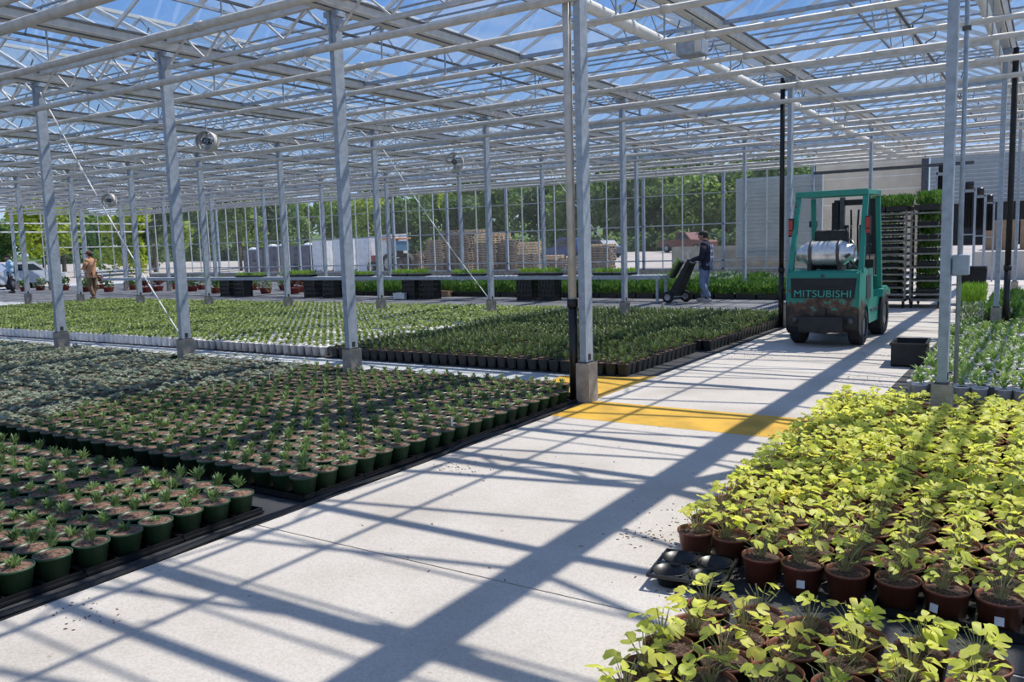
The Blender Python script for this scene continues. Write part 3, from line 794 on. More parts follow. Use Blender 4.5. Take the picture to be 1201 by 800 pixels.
for y in np.arange(24.4, YW-.9, .8):
    for me in pl_: obj('pane', me, wall_left, (XW, float(y), 0))

# ------------------------------------------------------------------ yard, bank and trees
yard = MB(); nx_, ny_ = 30, 26; V = []; Fq = []
def yz(x, y):
    if y < 38: return -.02
    if y < 78: return -.02 + .65*(y-38)/40
    t = min(1, (y-78)/60); return .63 + 5*t**1.1
ys_ = [Y_END+.1, 34, 38, 44, 50, 56, 62, 68, 74, 78, 84, 90, 98, 108, 120, 138]; xs_ = np.linspace(-190, 70, 27)
for b, y in enumerate(ys_):
    for a, x in enumerate(xs_): V.append((x, y, yz(x, y) + (random.uniform(-.4, .4) if y > 84 else 0)))
for b in range(len(ys_)-1):
    for a in range(len(xs_)-1):
        Fq.append((b*27+a, b*27+a+1, b*27+28+a, b*27+27+a))
ym = MB(); ym.add(V, Fq); ym.m = [0 if ys_[f[0]//27] < 74 else 1 for f in Fq]
o = struct(ym.build('ground_yard', [M['gravel'], M['grass']], None, True))
struct(MB().box((-120, 8, -.17), (148, 45.2, .3)).build('ground_left_yard', M['gravel']))

M['bark'] = mat('tree_bark', (.10, .08, .06), .9, 0, var=.3, scale=6)
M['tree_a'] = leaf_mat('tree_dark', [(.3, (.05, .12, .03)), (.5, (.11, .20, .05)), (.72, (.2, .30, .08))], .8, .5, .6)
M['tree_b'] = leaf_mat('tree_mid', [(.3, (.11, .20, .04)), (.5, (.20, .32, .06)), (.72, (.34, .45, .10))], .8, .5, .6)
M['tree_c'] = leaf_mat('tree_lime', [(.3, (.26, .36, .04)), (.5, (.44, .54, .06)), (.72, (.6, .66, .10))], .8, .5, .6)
def crown(seed, n, R, Hc, ls):
    rnd = random.Random(seed); m = MB()
    lobes = [(Vector((rnd.uniform(-.55, .55)*R, rnd.uniform(-.55, .55)*R, Hc*rnd.uniform(.12, .85))), rnd.uniform(.35, .6)*R) for _ in range(11)]
    for i in range(n):
        c, r_ = lobes[i % 11]
        d = Vector((rnd.gauss(0, 1), rnd.gauss(0, 1), rnd.gauss(.25, 1))).normalized()
        p = c + d*r_*rnd.uniform(.75, 1.05); l = ls*rnd.uniform(.6, 1.3)
        u = Vector((rnd.gauss(0, 1), rnd.gauss(0, 1), rnd.gauss(0, .6))).normalized(); v = u.cross(d + Vector((rnd.gauss(0, .5), rnd.gauss(0, .5), rnd.gauss(0, .5)))).normalized()
        m.add([p-u*l, p+v*l*.7, p+u*l, p-v*l*.7], [(0, 1, 2, 3)])
    return m
CR = [crown(s, 2400, 4.2, 10.5, .38) for s in range(4)]
CR_ME = {(k, mm): CR[k].mesh('crown', M[mm]) for k in range(4) for mm in ('tree_a', 'tree_b', 'tree_c')}
TK = MB().tube((0, 0, 0), (0, 0, 6), .28, 7, .12).tube((0, 0, 3), (1.6, .6, 6.5), .12, 5, .05).tube((0, 0, 3.4), (-1.5, -.4, 7), .12, 5, .05).mesh('trunk', M['bark'])
TL = {'tree_a': 'dark green leafy tree on the wooded bank beyond the glass wall', 'tree_b': 'mid green leafy tree on the wooded bank beyond the glass wall', 'tree_c': 'bright lime green tree on the wooded bank beyond the glass wall'}
rt = random.Random(5)
def tree(x, y, sc, mm, label=None, group=None):
    t = thing('tree', label or TL[mm], 'tree', (x, y, yz(x, y)-.2 if y > 31 else -.1), rt.uniform(0, 6.28), group if group else (None if label else {'tree_a': 'dark trees on the bank', 'tree_b': 'mid green trees on the bank', 'tree_c': 'lime green trees on the bank'}[mm]))
    c = obj('crown', CR_ME[(rt.randrange(4), mm)], t, (0, 0, .3)); c.scale = (sc, sc, sc*rt.uniform(.9, 1.25)); k = obj('trunk', TK, t); k.scale = (sc, sc, sc)
for row, (Y, step, lo, hi) in enumerate(((80, 42, .62, .76), (90, 46, .7, .84), (101, 54, .78, .9))):
    xp = -30 + row*17
    while xp < 930:
        X = at_y(xp + rt.uniform(-14, 14), 290, Y)[0]
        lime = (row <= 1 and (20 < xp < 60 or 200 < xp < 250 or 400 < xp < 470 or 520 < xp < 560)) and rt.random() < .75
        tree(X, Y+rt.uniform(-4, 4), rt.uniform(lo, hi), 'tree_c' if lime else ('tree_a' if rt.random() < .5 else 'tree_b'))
        xp += step
# hedge of low bushes along the yard edge
bush_me = {mm: crown(77, 700, 1.6, 1.7, .22).mesh('foliage', M[mm]) for mm in ('tree_a', 'tree_b')}
xp = 60
while xp < 900:
    X = at_y(xp, 290, 75.5)[0]; mm = rt.choice(['tree_a', 'tree_b', 'tree_a'])
    b_ = tag(obj('bush', bush_me[mm], None, (X, 75.5+rt.uniform(-1, 1), yz(X, 75)-.1), rt.uniform(0, 6)), ('dark' if mm == 'tree_a' else 'mid') + ' green bush at the foot of the wooded bank', 'bush', 'bushes at the foot of the bank')
    xp += rt.uniform(20, 34) if not 740 < xp < 800 else 30
# trees past the open left end
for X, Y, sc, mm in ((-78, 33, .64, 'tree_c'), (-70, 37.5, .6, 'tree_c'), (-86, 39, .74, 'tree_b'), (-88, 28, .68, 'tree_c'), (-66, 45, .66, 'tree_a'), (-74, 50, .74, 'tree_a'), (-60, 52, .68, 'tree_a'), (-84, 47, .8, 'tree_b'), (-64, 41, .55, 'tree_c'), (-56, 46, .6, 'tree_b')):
    tree(X, Y, sc, mm, {'tree_c': 'bright yellow-green tree past the open left end of the greenhouse', 'tree_b': 'mid green tree past the open left end of the greenhouse', 'tree_a': 'dark green tree past the left end of the greenhouse'}[mm], 'trees past the left end, ' + mm[-1])

# ------------------------------------------------------------------ yard things: pallets, wrapped loads, vehicles
M['wood'] = mat('pallet_wood', (.20, .15, .11), .85, 0, var=.3, scale=3, c2=(.36, .28, .2))
M['wood_new'] = mat('pallet_wood_new', (.60, .44, .26), .8, 0, var=.2, scale=3)
def pallet_mesh(mt):
    m = MB()
    for y in (-.46, 0, .46): m.box((0, y, .07), (1.2, .09, .09))
    for k in range(6): m.box((-.55+k*.22, 0, .125), (.12, 1.0, .022))
    for k in range(3): m.box((-.55+k*.55, 0, .013), (.12, 1.0, .022))
    return m.mesh('pallet', M[mt])
PAL = {k: pallet_mesh(k) for k in ('wood', 'wood_new')}
def pstack(xp, Y, n, rz=0, top_new=0):
    X = at_y(xp, 310, Y)[0]
    for k in range(n):
        kk = 'wood_new' if k >= n-top_new else 'wood'
        o = obj('pallet', PAL[kk], None, (X+rt.uniform(-.05, .05), Y+rt.uniform(-.05, .05), yz(X, Y)+.005+k*.141), rz+rt.uniform(-.05, .05))
        tag(o, 'pale new wooden pallet on top of a tall stack in the yard' if kk == 'wood_new' else 'weathered grey-brown wooden pallet in a tall stack in the yard', 'pallet', 'pale new pallets' if kk == 'wood_new' else 'weathered stacked pallets')
for xp, Y, n, rz, tn in ((488, 42, 8, .1, 0), (516, 41, 14, 0, 0), (545, 42, 17, .1, 0), (572, 41, 16, 0, 4), (600, 42, 13, .05, 0), (623, 40.5, 12, .2, 5), (531, 44.5, 18, 0, 0), (559, 44.5, 18, .1, 2), (586, 44.5, 16, .1, 3), (648, 43, 6, .3, 2), (668, 42.5, 5, .5, 0), (708, 44, 10, .15, 1), (503, 44.5, 9, .1, 0)):
    pstack(xp, Y, n, rz, tn)
M['wrap_white'] = mat('white_wrap', (.66, .68, .70), .35, 0, var=.1, scale=5, bump=.6, bscale=9)
M['wrap_dark'] = mat('dark_wrap', (.075, .085, .12), .4, 0, var=.2, scale=5, bump=.6, bscale=9)
def load(xp, Y, h, mt, label, group, loose=False):
    X = at_y(xp, 310, Y)[0]; t = thing('wrapped_load', label, 'pallet load', (X, Y, yz(X, Y)), rt.uniform(-.1, .1), group)
    obj('pallet', PAL['wood'], t)
    m = MB(); nz_ = 7; n = 16; P = []
    for k in range(nz_+1):
        for i in range(n):
            a = 2*PI*i/n; c, s = math.cos(a), math.sin(a); q = max(abs(c), abs(s)); rr = .58/q*(1-.10*(q < .8))*rt.uniform(.96, 1.03)
            P.append((rr*c, rr*s*.85, .15+h*k/nz_))
    Fq = [(k*n+i, k*n+(i+1) % n, (k+1)*n+(i+1) % n, (k+1)*n+i) for k in range(nz_) for i in range(n)]
    m.add(P, Fq + [tuple(range(nz_*n, nz_*n+n))]); m.build('wrapped_goods', M[mt], t)
    if loose: MB().sphere((rt.uniform(-.2, .2), 0, .15+h), .38, 8, 5, (1, 1, .55)).build('loose_film', M['wrap_white'], t)
for xp, h, l in ((297, 1.55, True), (321, 1.75, True), (345, 1.75, False), (362, 1.75, True), (309, 1.6, False), (333, 1.75, True)):
    load(xp, 42 if xp not in (309, 333) else 43.5, h, 'wrap_dark', 'pallet load in dark blue-black wrap with white film on top' if l else 'pallet load in plain dark blue-black wrap', 'dark wrapped loads', l)
for xp, h, Y in ((379, 2.05, 42), (405, 2.1, 41.5), (431, 2.1, 41), (456, 2.25, 40.5), (392, 2.0, 44), (418, 2.1, 44), (444, 2.2, 43.5), (466, 2.3, 43)):
    load(xp, Y, h, 'wrap_white', 'tall pallet load in white stretch wrap in the yard', 'white wrapped loads')

def paint(name, c, rough=.3): return mat(name, c, rough, .1, var=.08, scale=4)
M['tyre'] = mat('tyre_rubber', (.018, .018, .018), .75, 0, var=.3, scale=20, bump=.3)
M['rim'] = mat('wheel_rim', (.35, .35, .36), .4, .6, var=.1, scale=10)
M['car_glass'] = mat('car_glass', (.03, .04, .05), .08, 0, var=.1, scale=5)
M['red_lamp'] = mat('red_lens', (.42, .03, .02), .25, 0, var=.1, scale=8)
def wheel(parent, loc, R, w, name='wheel'):
    wh = MB().lathe([(R*.55, -w/2), (R*.9, -w/2), (R, -w/2+.03), (R, w/2-.03), (R*.9, w/2), (R*.55, w/2)], 20, axis='x').build(name, M['tyre'], parent, False, loc)
    h = MB()
    for s in (-1, 1): h.lathe([(.001, s*w*.30), (R*.3, s*w*.32), (R*.56, s*w*.42)], 16, axis='x')
    h.build('hub', M['rim'], wh); return wh
def pickup(xp, Y, c, label, rz, truck=True):
    X = at_y(xp, 292, Y)[0]; t = thing('pickup_truck' if truck else 'car', label, 'truck' if truck else 'car', (X, Y, yz(X, Y) if Y > 31 else -.02), rz)
    mp = paint('paint_%02d%02d%02d' % tuple(int(x*99) for x in c), c)
    if truck: prof = [(-2.6, .5), (-2.6, 1.05), (-.6, 1.08), (-.6, 1.1), (.9, 1.08), (2.4, 1.0), (2.6, .85), (2.6, .5)]
    else: prof = [(-2.1, .35), (-2.15, .85), (-1.7, .95), (1.0, .92), (2.0, .75), (2.1, .4)]
    MB().prism(prof, -.88, .88, 'yz').build('body', mp, t, bevel=.05)
    cab = [(-.7, 1.06), (-.5, 1.72), (.35, 1.72), (1.0, 1.06)] if truck else [(-1.6, .93), (-1.0, 1.4), (.2, 1.42), (.95, .91)]
    cb = MB().prism(cab, -.8, .8, 'yz').build('cab', mp, t, bevel=.05)
    win = [(-.6, 1.14), (-.45, 1.62), (.3, 1.62), (.82, 1.14)] if truck else [(-1.35, .98), (-.95, 1.33), (.15, 1.34), (.75, .97)]
    MB().prism(win, -.812, .812, 'yz').build('side_windows', M['car_glass'], cb)
    if truck: MB().box((0, -1.6, 1.07), (1.5, 1.7, .03)).build('bed_floor', M['black_matt'], t)
    for y in ((-1.6, 1.65) if truck else (-1.3, 1.3)):
        for s in (-1, 1): wheel(t, (s*.8, y, .37 if truck else .31), .37 if truck else .31, .24)
    return t
pickup(806, 70, (.16, .05, .04), 'dark red-brown pickup truck parked at the far edge of the yard', 1.25-PI)
pickup(669, 52, (.03, .07, .18), 'dark blue pickup truck behind the pallets', 1.3)
pickup(702, 60, (.10, .12, .16), 'dark grey car parked beyond the last pallet stack', 1.2, False)
pickup(836, 78, (.20, .30, .45), 'pale blue car parked behind the red-brown pickup', 1.3, False)
def car_left(X, Y, c, label, rz):
    t = pickup(300, 40, c, label, rz, False); t.location = (X, Y, -.02)
car_left(-47.6, 24.2, (.5, .55, .62), 'pale silver car parked outside the left end', .2)
car_left(-52.5, 26.2, (.28, .03, .06), 'dark red car parked outside the left end', .2)
car_left(-57.5, 25.0, (.35, .08, .06), 'red car parked behind the worker in pale blue', .1)
# tractor with orange canopy beside the pallets
X, Y = at_y(484, 318, 42.6)[0], 40.5
t = thing('tractor', 'small red tractor with orange canopy and blue tarp beside the pallet stacks', 'tractor', (X, Y, yz(X, Y)), 1.4)
MB().box((0, .9, .85), (.7, 1.4, .6)).build('bonnet', paint('tractor_red', (.30, .03, .03)), t, bevel=.06)
MB().box((0, -.3, .75), (.6, 1.2, .4)).build('chassis', M['dark_steel'], t)
for s in (-1, 1):
    wheel(t, (s*.7, -.7, .62), .62, .34); wheel(t, (s*.6, 1.2, .38), .38, .24)
    for y in (-1.0, .2): MB().bar((s*.55, y, .9), (s*.55, y, 2.12), .05, .05).build('canopy_post', M['dark_steel'], t)
MB().box((0, -.4, 2.15), (1.35, 1.7, .10)).build('canopy', paint('canopy_orange', (.55, .20, .06), .5), t, bevel=.03)
MB().box((0, -.7, 1.05), (.5, .45, .12)).box((0, -.92, 1.3), (.5, .1, .45)).build('seat', M['black_matt'], t, bevel=.03)
MB().box((0, -1.15, 1.7), (1.1, .05, .6)).build('blue_tarp', paint('tarp_blue', (.10, .22, .32), .6), t)

# ------------------------------------------------------------------ packing end of the house, behind the forklift
struct(MB().box((-8.69, 32.2, 2.35), (3.2, .12, 3.0)).build('wall_milky', M['milky']))
wm = bpy.data.objects['wall_milky']
rib = MB().box((0, 0, 0), (3.2, .05, .035)).mesh('rib', M['milky'])
for k in range(20): obj('rib', rib, wm, (-8.69, 32.115, .98+k*.146))
struct(MB().box((-10.0, 33.2, .65), (6.6, .25, 1.3)).build('wall_block', M['block']))
struct(MB().box((-10.0, 40.0, 1.0), (5.0, .3, 2.0)).build('wall_block_rear', M['block']))
wb = struct(obj('wall_packing', None))
for k in range(9): MB().box((-6.55, 38, .4+k*.55), (4.2, .1, .535)).build('siding_board', M['beige'], wb)
MB().box((-4.35, 37.6, 2.4), (.25, .3, 4.8)).build('eave_beam', M['dark_steel'], wb)
ws_ = struct(obj('wall_siding', None))
for k in range(12): MB().box((.4, 37, 2.75+k*.16), (9.0, .08, .15)).build('siding_board', M['siding'], ws_)
MB().box((.4, 37.4, 1.9), (9.0, .1, 1.7)).build('opening_shade_panel', M['black_matt'], ws_)  # solid black panel stands in for the shade inside the opening
lint = struct(MB().box((-4.6, YW, 3.76), (4.9, .12, .10)).build('trim_1', M['dark_steel']))
struct(MB().box((1.5, 34.3, .455), (7.4, 4.6, .91)).build('floor_dock', M['concrete']))
for k, (x, z, w_) in enumerate(((-1.5, .91, 1.0), (-.42, .91, 1.0), (.65, .91, 1.0), (1.75, .91, 1.0))):
    b_ = thing('cardboard_crate', 'brown cardboard bulk box standing on the concrete dock', 'box', (x, 34.6, z+.005), 0, 'brown boxes on the dock')
    MB().box((0, 0, .5), (w_, .9, 1.0)).build('carton', M['card'], b_, bevel=.01); MB().box((0, 0, 1.02), (w_+.02, .92, .05)).build('lid', M['card'], b_)
    MB().box((0, -.455, .5), (.06, .006, 1.0)).build('tape', mat('tape', (.4, .3, .2), .3), b_)
# black curtains hanging on metal frames
for k, (xp0, xp1, zt, zb, Y) in enumerate(((1099, 1112, 3.2, 1.75, 27), (1131, 1143, 2.75, 1.7, 28.6), (1145, 1155, 2.6, 1.65, 29.4), (1157, 1166, 2.4, 1.6, 30.2))):
    xa, xb = at_y(xp0, 230, Y)[0], at_y(xp1, 230, Y)[0]
    t = thing('hanging_curtain', ['long black curtain on a metal frame behind the plant rack', 'black curtain on a metal frame beside the grey junction box column', 'narrow black curtain on the middle metal frame', 'short black curtain on the last metal frame before the dock'][k], 'curtain', ((xa+xb)/2, Y, 0.0 if Y < 30.2 else 0))
    n = 9; w_ = xb-xa; P = []; Fq = []
    for i in range(n+1):
        for z in (zb, zt): P.append((-w_/2+w_*i/n, .05*math.sin(i*2.3), z))
    for i in range(n): Fq.append((2*i, 2*i+2, 2*i+3, 2*i+1))
    c_ = MB().add(P, Fq).build('cloth', M['black_matt'], t); so = c_.modifiers.new('thick', 'SOLIDIFY'); so.thickness = .02
    for s in (-1, 1): MB().bar((s*w_*.55, 0, 0), (s*w_*.55, 0, zt+.1), .05, .05).build('frame_leg', M['galv'], t)
    MB().bar((-w_*.6, 0, zt+.06), (w_*.6, 0, zt+.06), .05, .05).build('top_rail', M['galv'], t); MB().bar((-w_*.55, 0, zb-.2), (w_*.55, 0, zb-.2), .04, .04).build('lower_rail', M['galv'], t)
    MB().tube((-w_*.4, 0, zt+.2), (w_*.4, 0, zt+.2), .12, 10).build('roller', M['black'], t, True)

# ------------------------------------------------------------------ forklift
def teal_mat():
    m, nt, b, out = nodes('teal_paint_rusty')
    tc = nt.nodes.new('ShaderNodeTexCoord')
    n1 = nt.nodes.new('ShaderNodeTexNoise'); n1.inputs['Scale'].default_value = 5; n1.inputs['Detail'].default_value = 9; n1.inputs['Roughness'].default_value = .7
    nt.links.new(tc.outputs['Object'], n1.inputs['Vector'])
    r = ramp(nt, [(.0, (.018, .23, .17)), (.56, (.022, .27, .20)), (.62, (.035, .22, .16)), (.68, (.16, .06, .03)), (.78, (.07, .035, .02))])
    nt.links.new(n1.outputs['Fac'], r.inputs['Fac']); nt.links.new(r.outputs['Color'], b.inputs['Base Color'])
    b.inputs['Roughness'].default_value = .42; return m
def worn_mat():
    m, nt, b, out = nodes('worn_counterweight')
    tc = nt.nodes.new('ShaderNodeTexCoord'); sp = nt.nodes.new('ShaderNodeSeparateXYZ'); nt.links.new(tc.outputs['Object'], sp.inputs[0])
    n1 = nt.nodes.new('ShaderNodeTexNoise'); n1.inputs['Scale'].default_value = 6; n1.inputs['Detail'].default_value = 9; n1.inputs['Roughness'].default_value = .72
    nt.links.new(tc.outputs['Object'], n1.inputs['Vector'])
    a = nt.nodes.new('ShaderNodeMath'); a.operation = 'MULTIPLY_ADD'; a.inputs[1].default_value = -.62; a.inputs[2].default_value = .87
    nt.links.new(sp.outputs['Z'], a.inputs[0])
    s = nt.nodes.new('ShaderNodeMath'); s.operation = 'ADD'; nt.links.new(a.outputs[0], s.inputs[0])
    h = nt.nodes.new('ShaderNodeMath'); h.operation = 'MULTIPLY_ADD'; h.inputs[1].default_value = .9; h.inputs[2].default_value = -.45
    nt.links.new(n1.outputs['Fac'], h.inputs[0]); nt.links.new(h.outputs[0], s.inputs[1])
    r = ramp(nt, [(.0, (.02, .25, .185)), (.455, (.022, .24, .175)), (.49, (.13, .055, .03)), (.55, (.06, .035, .025)), (.62, (.022, .02, .018))])
    nt.links.new(s.outputs[0], r.inputs['Fac']); nt.links.new(r.outputs['Color'], b.inputs['Base Color']); b.inputs['Roughness'].default_value = .55
    return m
M['teal'] = teal_mat(); M['worn'] = worn_mat()
M['tank'] = mat('tank_alu', (.66, .67, .68), .32, .75, var=.08, scale=6)
fk = thing('forklift', 'teal green forklift with silver gas cylinder on its back and rusty counterweight', 'forklift', (-2.73, 12.87, .006))
# counterweight: rounded rear block with sloped top
cw = MB().prism([(-.30, .20), (-.40, .26), (-.42, .70), (-.36, 1.06), (-.30, 1.09), (.02, 1.09), (.02, .62), (-.05, .55), (-.22, .50), (-.24, .20)], -.50, .50, 'yz').build('counterweight', M['worn'], fk, bevel=.035)
gr = MB().add([(-.43, -.434, .70), (.43, -.434, .70), (.45, -.392, .985), (-.45, -.392, .985), (-.43, -.41, .70), (.43, -.41, .70), (.45, -.37, .985), (-.45, -.37, .985)],
              [(0, 1, 2, 3), (7, 6, 5, 4), (0, 4, 5, 1), (1, 5, 6, 2), (2, 6, 7, 3), (3, 7, 4, 0)]).build('radiator_grille', M['black_matt'], cw)
for k in range(3): MB().box((0, -.423+.011*k, .845+.036*k), (.56, .012, .016)).build('grille_slat', M['black'], cw)
fc = bpy.data.curves.new('maker_name', 'FONT'); fc.body = 'MITSUBISHI'; fc.size = .145; fc.extrude = .003; fc.offset = 0.0; fc.align_x = 'CENTER'; fc.space_character = 1.02
fo = bpy.data.objects.new('tmp_text', fc); col.objects.link(fo); bpy.context.view_layer.update()
fm = bpy.data.meshes.new_from_object(fo.evaluated_get(bpy.context.evaluated_depsgraph_get())); bpy.data.objects.remove(fo)
fm_w = max(v.co.x for v in fm.vertices)-min(v.co.x for v in fm.vertices); fm.materials.clear(); fm.materials.append(mat('teal_letters', (.05, .36, .27), .5, 0, var=.1)); fm.name = 'maker_name'
tx = obj('maker_name', fm, cw, (0, -.4385, .718)); tx.rotation_euler = (math.radians(81), 0, 0); tx.scale = (.78/max(.01, fm_w), 1, 1)
MB().box((0, -.43, .50), (.10, .02, .13)).build('tow_slot', M['black'], cw)
MB().box((0, -.42, .34), (.34, .02, .10)).build('lower_vent', M['black'], cw)
for x in (-.08, .08): MB().tube((x, -.425, .34), (x, -.445, .34), .025, 10).build('bolt', M['dark_steel'], cw, True)
for s in (-1, 1): MB().tube((s*.38, -.41, .38), (s*.38, -.432, .38), .05, 14).build('side_cap', M['dark_steel'], cw, True)
MB().tube((.0, -.395, 1.02), (0, -.405, 1.02), .022, 10).build('emblem', M['dark_steel'], cw, True)
# body: side panels, hood, floor, wheel arches
body = MB().prism([(-.02, .58), (-.02, 1.07), (.62, 1.07), (.72, .62), (1.28, .62), (1.28, .95), (1.38, .95), (1.38, .30), (.42, .30), (.34, .52), (.2, .60)], -.49, .49, 'yz').build('body', M['teal'], fk, bevel=.025)
MB().box((0, .45, .33), (.60, 2.0, .22)).build('chassis', M['black_matt'], fk)
for s in (-1, 1): MB().box((s*.494, .30, .83), (.012, .34, .34)).build('side_cover', M['dark_steel'], body)
MB().box((.497, .82, .47), (.012, .62, .035)).build('step_plate', M['dark_steel'], body)
for s in (-1, 1):
    wheel(fk, (s*.41, 0, .27), .27, .19, 'rear_wheel'); wheel(fk, (s*.44, 1.5, .335), .335, .22, 'front_wheel')
    MB().prism([(1.12, .62), (1.16, .74), (1.5, .78), (1.84, .70), (1.86, .62), (1.5, .72)], s*.44-.12, s*.44+.12, 'yz').build('front_fender', M['teal'], fk)
# overhead guard
G_ = MB
for s in (-1, 1):
    MB().bar((s*.485, -.26, 1.06), (s*.47, .10, 2.17), .075, .065).build('guard_rear_post', M['teal'], fk, bevel=.008)
    MB().bar((s*.49, 1.30, .62), (s*.475, 1.05, 2.17), .07, .06).build('guard_front_post', M['teal'], fk, bevel=.008)
    MB().bar((s*.472, .06, 2.20), (s*.475, 1.12, 2.22), .075, .075).build('guard_side_beam', M['teal'], fk, bevel=.01)
MB().bar((-.50, .08, 2.20), (.50, .08, 2.20), .08, .085).build('guard_rear_beam', M['teal'], fk, bevel=.01)
MB().bar((-.50, 1.10, 2.22), (.50, 1.10, 2.22), .08, .07).build('guard_front_beam', M['teal'], fk, bevel=.01)
for k in range(7): MB().bar((-.39+k*.13, .10, 2.235), (-.39+k*.13, 1.08, 2.245), .022, .022).build('guard_bar', M['teal'], fk)
for s in (-1, 1):
    tl = MB().box((s*.535, -.065, 1.72), (.07, .06, .27)).build('tail_light_housing', M['black_matt'], fk, bevel=.008)
    MB().box((s*.535, -.10, 1.76), (.056, .02, .15)).build('red_lens', M['red_lamp'], tl); MB().box((s*.535, -.10, 1.64), (.056, .02, .06)).build('lower_lens', M['red_lamp'], tl)
# gas cylinder lying across the back
tk = MB().lathe([(.02, -.40), (.11, -.40), (.125, -.33), (.125, -.31), (.165, -.27), (.175, -.22), (.178, -.06), (.175, -.05), (.175, .05), (.178, .06), (.175, .22), (.165, .27), (.13, .31), (.13, .40), (.115, .40), (.115, .32)], 28, axis='x').build('gas_cylinder', M['tank'], fk, True, (-.02, -.12, 1.335))
for x in (-.19, .19): MB().lathe([(.180, -.022), (.186, -.022), (.186, .022), (.180, .022)], 28, axis='x').build('strap', M['dark_steel'], tk, True, (x, 0, 0))
for x in (-.19, .19): MB().box((x, -.179, .03), (.05, .02, .07)).build('buckle', M['dark_steel'], tk)
MB().box((.34, -.05, -.03), (.10, .10, .09)).tube((.36, -.1, 0), (.30, -.16, -.06), .02, 8).build('valve', M['dark_steel'], tk)
for x in (-.22, .2): MB().prism([(-.16, 0), (.16, 0), (.15, .10), (.09, .05), (-.09, .05), (-.15, .10)], x-.03, x+.03, 'yz').build('cylinder_cradle', M['black'], fk, False, (0, -.12, 1.09))
MB().path([(.28, -.16, 1.30), (.34, -.2, 1.2), (.40, -.1, 1.12), (.36, .1, 1.08)], .013, 6).build('gas_hose', M['black'], fk, True)
# seat, controls, mast, carriage and forks
st = MB().box((0, .36, 1.16), (.50, .46, .13)).build('seat', M['black_matt'], fk, bevel=.03)
MB().box((0, .14, 1.42), (.48, .12, .50)).build('seat_back', M['black_matt'], st, bevel=.04)
MB().prism([(1.24, .62), (1.38, .62), (1.38, 1.28), (1.22, 1.20)], -.40, .40, 'yz').build('dashboard', M['black_matt'], fk)
MB().bar((-.02, 1.22, 1.15), (-.02, 1.0, 1.40), .04, .04).build('steering_column', M['black'], fk)
sw = MB(); n = 18
for i in range(n):
    a, b = 2*PI*i/n, 2*PI*(i+1)/n; c_ = Vector((-.02, .98, 1.42)); u = Vector((1, 0, 0)); v = Vector((0, .72, .69))
    sw.tube(c_+(u*math.cos(a)+v*math.sin(a))*.17, c_+(u*math.cos(b)+v*math.sin(b))*.17, .014, 6)
sw.bar((-.18, .98, 1.42), (.14, .98, 1.42), .03, .012).build('steering_wheel', M['black'], fk)
for k in range(3): MB().tube((.22+k*.06, 1.24, 1.2), (.24+k*.06, 1.16, 1.42), .008, 6).sphere((.24+k*.06, 1.16, 1.43), .022, 8, 5).build('lever', M['black'], fk)
ms = MB()
for s in (-1, 1):
    MB().box((s*.30, 1.86, 1.10), (.10, .14, 2.05)).build('mast_channel', M['black_matt'], fk); MB().box((s*.20, 1.88, 1.16), (.07, .10, 2.1)).build('inner_mast', M['dark_steel'], fk)
    MB().tube((s*.12, 1.80, .3), (s*.12, 1.80, 1.75), .04, 10).build('lift_cylinder', M['black'], fk, True)
    MB().path([(s*.05, 1.84, .5), (s*.055, 1.83, 1.3), (s*.05, 1.83, 1.75), (s*.06, 1.84, 2.0)], .016, 6).build('mast_hose', M['black'], fk, True)
    MB().box((s*.24, 2.48, .045), (.12, 1.0, .045)).build('fork', M['dark_steel'], fk); MB().box((s*.24, 2.0, .30), (.12, .05, .55)).build('fork_shank', M['dark_steel'], fk)
for z in (.45, 1.15, 2.12): MB().box((0, 1.9, z), (.66, .08, .09)).build('mast_crossbar', M['black_matt'], fk)
MB().box((0, 1.98, .35), (.9, .05, .10)).box((0, 1.98, .62), (.9, .05, .08)).build('carriage', M['black_matt'], fk)
MB().path([(-.45, 1.25, 1.25), (-.5, 1.2, 1.7), (-.47, 1.15, 1.9)], .012, 6).box((-.5, 1.16, 1.78), (.12, .03, .10)).build('mirror', M['black'], fk)

# ------------------------------------------------------------------ seedling flats
def flat_mesh(seed, w, d, h, n, L, W, mat_l, zt=.06, spread=.5):
    rnd = random.Random(seed); t = MB()
    t.prism([(-w/2+.02, 0), (w/2-.02, 0), (w/2, zt), (-w/2, zt)], -d/2, d/2, 'xz'); tr_ = t.mesh('flat', M['black'])
    f = MB()
    for i in range(n):
        x, y = rnd.uniform(-.5, .5)*w*.96, rnd.uniform(-.5, .5)*d*.96; a = rnd.uniform(0, 2*PI); e = rnd.uniform(0, spread)
        l = L*rnd.uniform(.6, 1.1); z0 = zt + (h-L*.6)*rnd.uniform(0, 1)
        dd = Vector((math.cos(a)*math.sin(e), math.sin(a)*math.sin(e), math.cos(e))); b = rnd.uniform(0, PI); s = Vector((math.cos(b), math.sin(b), rnd.uniform(-.4, .4)))
        o_ = Vector((x, y, z0)); p1 = o_+dd*l*.5; p2 = o_+dd*l
        f.add([o_-s*W*.25, o_+s*W*.25, p1+s*W*.5, p1-s*W*.5, p2], [(0, 1, 2, 3), (3, 2, 4)])
    return tr_, f.mesh('seedlings', M[mat_l])
FL_B = [flat_mesh(s, .54, .28, .12, 210, .10, .018, 'leaf_bright') for s in range(3)]
FL_D = [flat_mesh(s+10, .56, .5, .30, 300, .13, .03, 'leaf_mass', .12, .9) for s in ()]
M['leaf_mass'] = leaf_mat('leaf_mass', [(.3, (.05, .13, .02)), (.5, (.11, .24, .035)), (.72, (.2, .34, .06))], 5)
M['leaf_white'] = leaf_mat('leaf_white', [(.3, (.16, .26, .08)), (.55, (.3, .4, .2)), (.62, (.7, .72, .66)), (.75, (.8, .8, .76))], 7)
